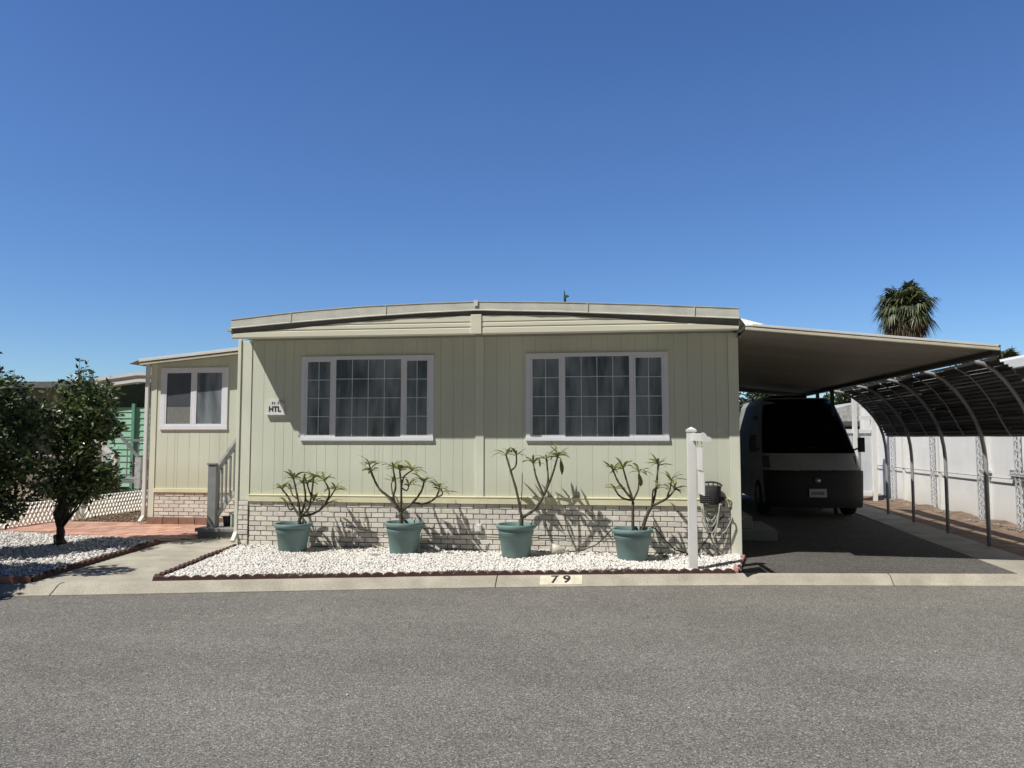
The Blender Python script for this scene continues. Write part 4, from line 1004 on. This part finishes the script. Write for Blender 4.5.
for y in (11.9, 13.75, 15.1, 17.2, 19.5):                # ladder-like scrolled columns
    m = MB()
    for dy in (-.07, .07): m.box(6.60, 6.622, y + dy - .009, y + dy + .009, .10, 2.73)
    z = .15
    while z < 2.6:
        m.tube([(6.611, y - .06, z), (6.611, y + .0, z + .055), (6.611, y + .06, z), (6.611, y, z - .055), (6.611, y - .06, z)], .008, 5); z += .15
    add(m, 'scroll_column', M['iron'], nb)
m = MB(); m.tube([(6.625, 9.0, .905), (6.625, 14, .905), (6.625, 21.5, .895)], .011, 6); add(m, 'pipe', M['iron'], nb)
m = MB(); m.box(6.60, 6.66, 13.35, 14.0, .985, 1.015); m.box(6.59, 6.655, 13.33, 14.02, .955, .975); m.box(6.60, 6.655, 14.75, 15.05, .985, 1.02); add(m, 'vent_slot', M['iron'], nb, .002)
m = MB(); m.box(6.655, 6.678, 13.25, 14.1, .952, .984 + .07); add(m, 'vent_recess', M['soffit'], nb)

gt = thing('vinyl_fence', 'white vinyl privacy fence closing the yard behind the van', 'fence', loc=(6, 19.6, 0))
m = MB(); x = 4.7
while x < 6.16: m.box(x, x + .142, 19.6, 19.62, .30, 1.70); x += .15
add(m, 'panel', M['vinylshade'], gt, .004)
m = MB(); m.box(4.7, 6.16, 19.57, 19.65, 1.70, 1.80); m.box(4.7, 6.16, 19.57, 19.65, .20, .30); add(m, 'rail', M['whitepaint'], gt, .004)
for x, z in ((5.80, 2.62), (6.22, 2.45), (4.65, 1.9)): m = MB(); m.box(x - .045, x + .045, 19.53, 19.56 + .09, .08, z); add(m, 'post', M['whitepaint'], gt, .004)
m = MB(); m.box(5.85, 6.17, 19.57, 19.63, 2.03, 2.12); add(m, 'top_rail', M['whitepaint'], gt)
t = thing('distant_house', 'pale house with white gable far behind the vinyl fence', 'house', loc=(9, 30, 0))
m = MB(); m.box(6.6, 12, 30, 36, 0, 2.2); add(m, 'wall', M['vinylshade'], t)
m = MB(); m.add([(6.4, 29.8, 2.2), (9.2, 29.8, 2.95), (12.2, 29.8, 2.2)], [(0, 2, 1)]); m.add([(6.4, 29.8, 2.2), (9.2, 29.8, 2.95), (9.2, 36, 2.95), (6.4, 36, 2.2)], [(0, 1, 2, 3)]); m.add([(12.2, 29.8, 2.2), (9.2, 29.8, 2.95), (9.2, 36, 2.95), (12.2, 36, 2.2)], [(3, 2, 1, 0)]); add(m, 'roof', M['greypale'], t)
m = MB(); m.box(8.4, 9.3, 29.95, 29.98, 1.2, 2.0); add(m, 'window', M['darkin'], t)

# ---------------------------------------------------------------- neighbours on the left
gh = thing('green_house', 'mint green clapboard house with white arched roof edge behind the lattice fence', 'house', loc=(-13.5, 19, 0))
m = MB(); GY = 19.0; m.box(-13.35, -9.0, GY + .02, 27, .0, 2.4); add(m, 'side_wall', M['greendark'], gh)
m = MB(); z = .3
while z < 2.40:
    m.add([(-13.35, GY - .015, z), (-9.0, GY - .015, z), (-9.0, GY + .006, z + .165), (-13.35, GY + .006, z + .165)], [(0, 1, 2, 3)])
    m.add([(-13.35, GY + .015, z), (-9.0, GY + .015, z), (-9.0, GY - .015, z), (-13.35, GY - .015, z)], [(0, 1, 2, 3)]); z += .165
add(m, 'clapboard', M['green'], gh)
m = MB(); m.add([(-13.35, GY - .0, 2.40), (-9.0, GY - .0, 2.40), (-9.0, GY, 2.95), (-12.3, GY, 3.05), (-13.35, GY, 2.96)], [(0, 1, 2, 3, 4)]); add(m, 'gable', M['greendark'], gh)
rt_ = [(-13.6, 2.90), (-13.3, 2.95), (-12.4, 3.06), (-11.2, 3.03), (-9.0, 2.88)]
m = MB()
for a, b in zip(rt_, rt_[1:]):
    for d0, d1, yy in ((0, .10, GY - .30), (.17, .25, GY - .34)):
        m.add([(a[0], yy, a[1] + d0), (b[0], yy, b[1] + d0), (b[0], yy, b[1] + d1), (a[0], yy, a[1] + d1)], [(0, 1, 2, 3)])
    m.add([(a[0], GY - .34, a[1] + .25), (b[0], GY - .34, b[1] + .25), (b[0], 27, b[1] + .25), (a[0], 27, a[1] + .25)], [(0, 1, 2, 3)])
    m.add([(a[0], GY - .30, a[1]), (b[0], GY - .30, b[1]), (b[0], GY, b[1]), (a[0], GY, a[1])], [(3, 2, 1, 0)])
    m.add([(a[0], GY - .295, a[1] + .09), (b[0], GY - .295, b[1] + .09), (b[0], GY - .295, b[1] + .18), (a[0], GY - .295, a[1] + .18)], [(0, 1, 2, 3)])
add(m, 'roof_edge', M['whitepaint'], gh)
for x in (-12.62, -11.6): m = MB(); m.box(x - .04, x + .04, GY - .10, GY - .02, .2, 2.50); add(m, 'post', M['greentrim'], gh)

th = thing('tan_house', 'tan house with flat grey roof edge standing behind the two trees', 'house', loc=(-17, 21, 0))
m = MB(); m.box(-24, -14.6, 21, 29, 0, 3.0); wl_ = add(m, 'wall', M['tan'], th)
m = MB(); m.box(-24.3, -14.3, 20.6, 29.3, 3.0, 3.22); m.box(-24.35, -14.25, 20.55, 20.598, 3.06, 3.24); add(m, 'roof', M['roofgrey'], th)
for x in (-23.0, -19.5, -17.8): 
    m = MB(); m.box(x, x + 1.2, 20.95, 20.99, 1.1, 2.4); w_ = add(m, 'window', M['darkin'], th)
    m = MB(); m.box(x - .06, x + 1.26, 20.93, 20.948, 2.4, 2.48); add(m, 'window_trim', M['greypale'], w_)
    m = MB(); m.box(x - .06, x + 1.26, 20.93, 20.948, 1.02, 1.1); add(m, 'window_trim', M['greypale'], w_)
m = MB(); m.box(-16.2, -15.75, 20.90, 20.99, .1, 3.0); m.box(-14.9, -14.65, 20.90, 20.99, .1, 3.0); add(m, 'pilaster', M['greypale'], th)

pr2 = thing('neighbour_porch', 'small grey porch with white rails between the green house and the lattice fence', 'porch', loc=(-11.2, 16.5, 0))
m = MB(); m.box(-12.3, -10.75, 16.5, 18, .55, .62); add(m, 'deck', M['grey'], pr2)
m = MB(); m.beam((-12.2, 16.5, 1.75), (-11.45, 16.5, 1.17), .05, .09); m.beam((-12.2, 16.5, 1.0), (-11.45, 16.5, .65), .05, .07); add(m, 'sloping_rail', M['whitepaint'], pr2)
for x, z0, z1 in ((-11.42, .1, 1.15), (-10.82, .2, 1.15), (-12.2, .1, 1.8)):
    m = MB(); m.box(x - .07, x + .07, 16.44, 16.58, z0, z1); add(m, 'post', M['whitepaint'] if x < -11 else M['greypale'], pr2)
m = MB(); m.beam((-11.35, 16.5, 1.68), (-10.85, 16.5, 1.15), .04, .06); add(m, 'sloping_rail', M['grey'], pr2)
m = MB(); m.box(-12.2, -10.8, 17.9, 17.96, 1.5, 1.56)
for k in range(9): m.box(-12.1 + k * .15, -12.08 + k * .15, 17.92, 17.94, .62, 1.5)
add(m, 'railing', M['grey'], pr2)

# lattice fence
lf = thing('lattice_fence', 'low cream diamond lattice fence running along the side yard', 'fence', loc=(-9.9, 13, 0))
def lattice(y0, y1, x0, x1, zb_=.09, h=.40):
    m = MB(); L_ = math.hypot(x1 - x0, y1 - y0); p = .095; n = int((L_ + h) / p) + 1
    ux, uy = (x1 - x0) / L_, (y1 - y0) / L_
    for d, off in ((1, 0), (-1, .006)):
        for k in range(-int(h / p) - 1, n + 1):
            s0 = k * p; 
            a_s, a_z, b_s, b_z = (s0, 0, s0 + h * .62, h) if d > 0 else (s0 + h * .62, 0, s0, h)
            if max(a_s, b_s) > L_ or min(a_s, b_s) < 0: continue
            A = Vector((x0 + ux * a_s + off, y0 + uy * a_s, zb_ + a_z)); B = Vector((x0 + ux * b_s + off, y0 + uy * b_s, zb_ + b_z))
            m.beam(A, B, .005, .030, (1, 0, 0))
    return m
segs = [(7.6, 9.4, -9.98, -9.96), (9.42, 11.4, -9.97, -9.93), (11.42, 13.4, -9.92, -9.90), (13.42, 15.6, -9.90, -9.88), (15.62, 17.5, -9.88, -9.86)]
for s in segs: 
    mm_ = lattice(s[0], s[1], s[2], s[3]); o = add(mm_, 'lattice_panel', M['lattice'], lf)
for y in (7.6, 9.41, 11.41, 13.41, 15.61): m = MB(); m.box(-9.95, -9.915, y - .02, y + .02, .05, .50); add(m, 'stake', M['lattice'], lf)

# ---------------------------------------------------------------- trees
def leafcloud(m, blobs, n, size, rnd, flat=.5, hang=.2, tone=(.5, 1.5)):
    tot = sum(b[3] ** 2 for b in blobs)
    for (x, y, z, r) in blobs:
        k = int(n * r * r / tot)
        for _ in range(k):
            d = Vector((rnd.gauss(0, 1), rnd.gauss(0, 1), rnd.gauss(0, 1))).normalized() * r * rnd.uniform(.25, 1.0) ** .45
            p = Vector((x, y, z)) + Vector((d.x, d.y, d.z * .9))
            up = Vector((rnd.gauss(0, .6), rnd.gauss(0, .6), rnd.uniform(-.7, .6))).normalized()
            s = up.cross(Vector((rnd.gauss(0, 1), rnd.gauss(0, 1), rnd.gauss(0, 1)))).normalized(); L_ = size * rnd.uniform(.6, 1.3); w = L_ * rnd.uniform(.22, .32)
            nrm = up.cross(s)
            t = rnd.uniform(*tone); m.cur = (t * (1.3 if rnd.random() < .1 else 1), t, t * .9)
            m.add([p, p + up * L_ * .45 + s * w + nrm * w * .35, p + up * L_, p + up * L_ * .45 - s * w + nrm * w * .35], [(0, 1, 2), (0, 2, 3)])
def tree(name, label, base, trunk, blobs, n, size, mt, seed, cat='tree', group=None, twigs=0, tone=(.5, 1.5), barkm='bark', z0=None):
    rnd = random.Random(seed); t = thing(name, label, cat, group, base)
    m = MB()
    for pts, r0, r1 in trunk:
        k = len(pts); m.tube([Vector(p) for p in pts], [lerp(r0, r1, i / (k - 1)) * rnd.uniform(.92, 1.1) for i in range(k)], 9)
    tip = Vector(trunk[0][0][-1])
    for b in blobs[:14]:
        c = Vector(b[:3]); q = tip.lerp(c, .55) + Vector((rnd.uniform(-.06, .06), rnd.uniform(-.06, .06), rnd.uniform(-.02, .08)))
        m.tube([tip, q, c, c + (c - tip).normalized() * b[3] * .8], [.015 * max(1, b[3] * 2), .011, .007, .003], 5)
    o = add(m, 'trunk', M[barkm], t)
    ml = MB(); leafcloud(ml, blobs, n, size, rnd, tone=tone)
    if twigs:
        for _ in range(twigs):
            b = rnd.choice(blobs); a = Vector(b[:3]); d = Vector((rnd.uniform(-.5, .5), rnd.uniform(-.3, .3), 1)).normalized(); e = a + d * (b[3] + rnd.uniform(.1, .32))
            ml.cur = .8; ml.tube([a, e], [.004, .002], 4)
            for q in range(6):
                f = rnd.uniform(.5, 1); p = a.lerp(e, f); s = Vector((rnd.gauss(0, 1), rnd.gauss(0, 1), rnd.gauss(0, .5))).normalized(); ml.cur = rnd.uniform(.6, 1.5)
                w = s.orthogonal().normalized() * size * .22
                ml.add([p, p + s * size * .4 + w, p + s * size, p + s * size * .4 - w], [(0, 1, 2, 3)])
    add(ml, 'crown', M[mt], t); return t
rnd = random.Random(40)
bl = []
for _ in range(44):
    a = rnd.uniform(0, 6.28); rr = rnd.uniform(.05, .52) ; h = rnd.uniform(-.80, .70)
    k = (1 - (h / 1.0) ** 2) ** .5
    bl.append((-7.41 + math.cos(a) * rr * k * 1.05, 9.9 + math.sin(a) * rr * k, 1.60 + h, rnd.uniform(.17, .27)))
tree('citrus_tree', 'small dark leafy tree with crooked trunk growing in the shaded gravel', (-7.6, 9.84, .12),
     [([(-7.58, 9.84, .08), (-7.60, 9.84, .17), (-7.63, 9.83, .27)], .10, .055), ([(-7.60, 9.84, .15), (-7.57, 9.83, .30), (-7.62, 9.84, .42), (-7.67, 9.84, .55), (-7.60, 9.86, .72), (-7.50, 9.88, .95)], .05, .032),
      ([(-7.62, 9.84, .5), (-7.52, 9.86, .66), (-7.36, 9.88, .86)], .045, .028), ([(-7.60, 9.85, .7), (-7.75, 9.88, .92), (-7.85, 9.9, 1.2)], .035, .02)],
     bl, 5400, .088, 'leafcitrus', 41, twigs=95, tone=(.5, 3.0))
bl = []
for _ in range(48):
    a = rnd.uniform(0, 6.28); rr = rnd.uniform(.1, .88); h = rnd.uniform(-.98, .68); k = (1 - (h / 1.25) ** 2) ** .5
    bl.append((-8.05 + math.cos(a) * rr * k, 8.75 + math.sin(a) * rr * k, 1.60 + h, rnd.uniform(.2, .33)))
tree('shade_tree', 'dense dark tree cut off by the left edge of the view', (-8.2, 8.75, .12),
     [([(-8.2, 8.75, .08), (-8.22, 8.76, .5), (-8.15, 8.75, 1.0)], .09, .06)], bl, 10500, .088, 'leafdark', 42, twigs=60, tone=(.6, 3.4))
bl = []
for _ in range(30):
    a = rnd.uniform(0, 6.28); rr = rnd.uniform(.1, .75)
    bl.append((-7.45 + math.cos(a) * rr, 6.95 + math.sin(a) * rr, rnd.uniform(1.3, 2.4), rnd.uniform(.2, .3)))
tree('shade_tree', 'nearest dark tree just beyond the left edge, its leaves hanging low', (-7.75, 7.15, .1),
     [([(-7.6, 7.15, .08), (-7.55, 7.1, .7), (-7.4, 6.98, 1.3)], .07, .045)], bl, 9000, .085, 'leafdark', 43)
# stiff paddle shoots above the left tree
m = MB(); random.seed(44)
t = thing('paddle_cactus', 'upright paddle-like cactus shoots poking above the left trees against the sky', 'cactus', loc=(-12.2, 13.4, .1))
for (bx_, bz, n, lean) in ((-12.25, 2.3, 4, .16), (-11.85, 2.15, 3, .12), (-12.7, 2.3, 2, .05), (-12.9, 2.25, 3, -.06)):
    p = Vector((bx_, 13.4, bz)); d = Vector((lean, 0, 1)).normalized()
    for k in range(n):
        L_ = .26 * random.uniform(.8, 1.1); s = Vector((1, .3 * k, 0)).normalized(); w = .055
        ring_ = []
        for q in range(10):
            a = 2 * math.pi * q / 10; ring_.append(p + d * (L_ / 2 - L_ / 2 * math.cos(a)) + s * w * math.sin(a))
        bk_ = [v + Vector((0, .03, 0)) for v in ring_]
        m.add(ring_ + bk_, [tuple(range(10)), tuple(range(19, 9, -1))] + [(i, i + 10, (i + 1) % 10 + 10, (i + 1) % 10) for i in range(10)])
        p = p + d * L_ * .86; d = (d + Vector((random.uniform(-.25, .5), 0, random.uniform(-.1, .2)))).normalized()
add(m, 'paddles', M['leafcitrus'], t)
m = MB(); m.tube([(-12.2, 13.4, .08), (-12.2, 13.4, 1.2), (-12.25, 13.4, 2.4)], [.09, .07, .05], 8); m.tube([(-12.2, 13.4, 1.0), (-11.85, 13.4, 2.2)], .05, 8); m.tube([(-12.2, 13.4, 1.0), (-12.8, 13.4, 2.3)], .05, 8); add(m, 'stem', M['leafdark'], t)
bl = [(-13.8 + rnd.uniform(-1.5, .6), 14.6 + rnd.uniform(-.7, .7), rnd.uniform(.5, 2.6), rnd.uniform(.3, .5)) for _ in range(30)]
tree('backyard_tree', 'leafy tree filling the side yard behind the shade trees', (-14, 14.6, .1), [([(-14, 14.6, .05), (-14, 14.6, 1.0), (-13.9, 14.6, 1.5)], .12, .07)], bl, 7000, .11, 'leafcitrus', 45, tone=(.5, 1.8))
bl = [(-15.6 + rnd.uniform(-.8, .55), 15.5 + rnd.uniform(-.5, .5), rnd.uniform(2.4, 3.7), rnd.uniform(.25, .4)) for _ in range(14)]
tree('backyard_tree', 'light green treetop at the upper left edge against the sky', (-15.6, 15.5, .1), [([(-15.7, 15.5, .05), (-15.7, 15.5, 1.5), (-15.6, 15.5, 2.6)], .12, .06)], bl, 3500, .10, 'leafpale', 46)
bl = [(-11.0 + rnd.uniform(-.9, .5), 18.3 + rnd.uniform(-.3, .3), rnd.uniform(.4, .95), rnd.uniform(.14, .26)) for _ in range(16)]
tree('shrub', 'low shrub at the foot of the green house wall beside the porch', (-11, 18.3, .1), [([(-11, 18.3, .05), (-11, 18.3, .3)], .03, .02)], bl, 1800, .09, 'leafcitrus', 47, cat='shrub')
bl = [(-11.3 + rnd.uniform(-1.6, 1.0), 15.8 + rnd.uniform(-.25, .25), rnd.uniform(.2, .55), rnd.uniform(.1, .2)) for _ in range(20)]
tree('shrub', 'straggly shrub growing behind the lattice fence', (-11.2, 15.8, .1), [([(-11.2, 15.8, .05), (-11.2, 15.8, .3)], .03, .02)], bl, 1500, .08, 'leafdark', 48, cat='shrub')
# background trees seen under and past the carport
bl = [(2.55 + rnd.uniform(-1.5, 1.35), 19.6 + rnd.uniform(-.6, .6), rnd.uniform(.5, 2.9), rnd.uniform(.28, .45)) for _ in range(90)]
tree('background_tree', 'dark tree showing against bright sky under the rear of the carport', (3.0, 19.6, .1), [([(3.0, 19.6, .05), (3.0, 19.6, 1.0), (3.1, 19.6, 1.5)], .12, .07)], bl, 15000, .12, 'leafdark', 49)
bl = [(10.4 + rnd.uniform(-1.5, 2.0), 34 + rnd.uniform(-1, 1), rnd.uniform(2.0, 3.9), rnd.uniform(.35, .6)) for _ in range(26)]
tree('background_tree', 'far tree above the distant roof between carport and awning', (10.4, 38, .1), [([(10.4, 34, .05), (10.4, 34, 2.4)], .18, .1)], bl, 5000, .17, 'leafcitrus', 50)
bl = [(13.5 + rnd.uniform(-3, 4), 33 + rnd.uniform(-1, 1), rnd.uniform(3.0, 4.4), rnd.uniform(.4, .7)) for _ in range(24)]
tree('background_tree', 'dark treetops behind the neighbour roof beam', (13.5, 33, .1), [([(13.5, 33, .05), (13.5, 33, 3)], .2, .12)], bl, 5000, .18, 'leafdark', 51)

# ---------------------------------------------------------------- fan palms
def fanpalm(label, base, hz, nf, R_, seed, dead=24, group='fan palms beyond the carport'):
    rnd = random.Random(seed); t = thing('fan_palm', label, 'palm tree', group, base)
    bx_, by_, bz = base
    m = MB(); k = 14
    m.tube([(bx_ + .05 * math.sin(i * .6), by_, lerp(bz, hz, i / k)) for i in range(k + 1)], [lerp(.24, .17, i / k) * (1 + .05 * (i % 2)) for i in range(k + 1)], 12); add(m, 'trunk', M['bark'], t)
    def frond(m, el, az, L_, fan, tn, droop):
        d = Vector((math.cos(az) * math.cos(el), math.sin(az) * math.cos(el), math.sin(el)))
        o = Vector((bx_, by_, hz)); e = o + d * L_ * .52; m.cur = tn * .9
        s = d.cross(Vector((0, 0, 1))); s = s.normalized() if s.length > .05 else Vector((1, 0, 0)); up = s.cross(d)
        m.beam(o + d * .1, e, .035, .02)
        ns = 24
        for j in range(ns):
            a = lerp(-1.9, 1.9, j / (ns - 1)); dd = (d * math.cos(a) + s * math.sin(a) + up * .12 * rnd.uniform(-1, 1)).normalized()
            Ls = fan * (1 - .28 * abs(a) / 1.9) * rnd.uniform(.85, 1.1); w = .034
            sd = dd.cross(up).normalized() * w; mid = e + dd * Ls * .55; tip = e + dd * Ls + Vector((0, 0, -droop * Ls * rnd.uniform(.6, 1.5)))
            m.cur = tn * rnd.uniform(.7, 1.3)
            m.add([e - sd * .4, e + sd * .4, mid + sd, tip, mid - sd], [(0, 1, 2, 4), (4, 2, 3)])
    m = MB()
    for i in range(nf):
        az = i * 2.399 + rnd.uniform(-.4, .4); el = lerp(1.35, -.45, (i / nf) ** .85) + rnd.uniform(-.3, .3)
        frond(m, el, az, R_ * rnd.uniform(.6, 1.15), R_ * .50, rnd.uniform(.65, 1.35), .35 + .3 * (i / nf))
    add(m, 'fronds', M['palmleaf'], t)
    m = MB()
    for i in range(dead):
        az = i * 2.399 + 1; el = rnd.uniform(-1.35, -.45); frond(m, el, az, R_ * rnd.uniform(.6, .9), R_ * .45, rnd.uniform(.6, 1.3), .8)
    add(m, 'dry_skirt', M['palmdead'], t)
    return t
fanpalm('fan palm with a full shaggy crown rising above the carport roof', (10.80, 30, 0), 6.30, 60, 1.30, 60, 60)
fanpalm('low palm with thin drooping fronds at the far right above the white beam', (19.0, 40, 0), 4.75, 36, 1.55, 61, 10)

# ---------------------------------------------------------------- camera, light, sky
cam = bpy.data.cameras.new('camera'); co = bpy.data.objects.new('camera', cam); COL.objects.link(co)
cam.sensor_width = 36; cam.lens = 36 * 769 / 1024; cam.clip_end = 2000; cam.clip_start = .05
pitch = math.atan((437.5 - 384) / 769)
co.location = (0, 0, 1.6); co.rotation_euler = (R(90) + pitch, 0, R(7.5)); S.camera = co
SD = Vector((.54, .45, -1)).normalized()
sun = bpy.data.lights.new('sun', 'SUN'); sun.energy = 5.0; sun.angle = R(.53); sun.color = (1.0, .965, .90)
so = bpy.data.objects.new('sun', sun); COL.objects.link(so); so.rotation_euler = SD.to_track_quat('-Z', 'Y').to_euler(); so.location = (-10, -8, 20)
W = bpy.data.worlds.new('World'); S.world = W; W.use_nodes = True; nt = W.node_tree
bg = nt.nodes['Background']; sky = nt.nodes.new('ShaderNodeTexSky'); sky.sky_type = 'NISHITA'; sky.sun_disc = False
el = math.asin(-SD.z); az = math.atan2(-SD.x, -SD.y)
sky.sun_elevation = el; sky.sun_rotation = az; sky.air_density = 1.0; sky.dust_density = .1; sky.ozone_density = 3.5; sky.altitude = 0
hs = nt.nodes.new('ShaderNodeHueSaturation'); hs.inputs['Saturation'].default_value = 1.22
nt.links.new(sky.outputs[0], hs.inputs['Color'])
# the sun stands behind the street: keep its broad aureole from flooding the shaded fronts
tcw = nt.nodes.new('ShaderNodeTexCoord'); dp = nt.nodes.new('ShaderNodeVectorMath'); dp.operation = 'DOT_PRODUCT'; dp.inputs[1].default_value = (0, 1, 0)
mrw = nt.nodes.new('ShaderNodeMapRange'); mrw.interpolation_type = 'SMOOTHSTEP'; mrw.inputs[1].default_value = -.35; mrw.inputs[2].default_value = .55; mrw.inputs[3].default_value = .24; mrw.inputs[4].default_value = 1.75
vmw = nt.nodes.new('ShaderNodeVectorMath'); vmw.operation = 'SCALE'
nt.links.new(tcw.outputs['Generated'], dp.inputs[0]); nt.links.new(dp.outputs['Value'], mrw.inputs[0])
cmw = nt.nodes.new('ShaderNodeVectorMath'); cmw.operation = 'MULTIPLY'; cmw.inputs[1].default_value = (1, 1, 1)
sxw = nt.nodes.new('ShaderNodeSeparateXYZ'); nt.links.new(tcw.outputs['Generated'], sxw.inputs[0])
mzw = nt.nodes.new('ShaderNodeMapRange'); mzw.inputs[1].default_value = 0; mzw.inputs[2].default_value = .38; mzw.inputs[3].default_value = 0; mzw.inputs[4].default_value = 1.0; nt.links.new(sxw.outputs['Z'], mzw.inputs[0])
tin = nt.nodes.new('ShaderNodeMix'); tin.data_type = 'RGBA'; tin.inputs[6].default_value = (.60, .78, .96, 1); tin.inputs[7].default_value = (1.08, .91, 1.03, 1); nt.links.new(mzw.outputs[0], tin.inputs['Factor'])
zmw = nt.nodes.new('ShaderNodeVectorMath'); zmw.operation = 'MULTIPLY'; nt.links.new(hs.outputs[0], zmw.inputs[0]); nt.links.new(tin.outputs[2], zmw.inputs[1])
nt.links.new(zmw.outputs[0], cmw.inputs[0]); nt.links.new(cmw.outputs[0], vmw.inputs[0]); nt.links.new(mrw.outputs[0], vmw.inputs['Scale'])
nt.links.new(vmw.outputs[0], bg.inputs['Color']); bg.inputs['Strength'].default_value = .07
S.view_settings.view_transform = 'Standard'; S.view_settings.look = 'None'; S.view_settings.exposure = 0; S.view_settings.gamma = 1
S.render.engine = 'CYCLES'
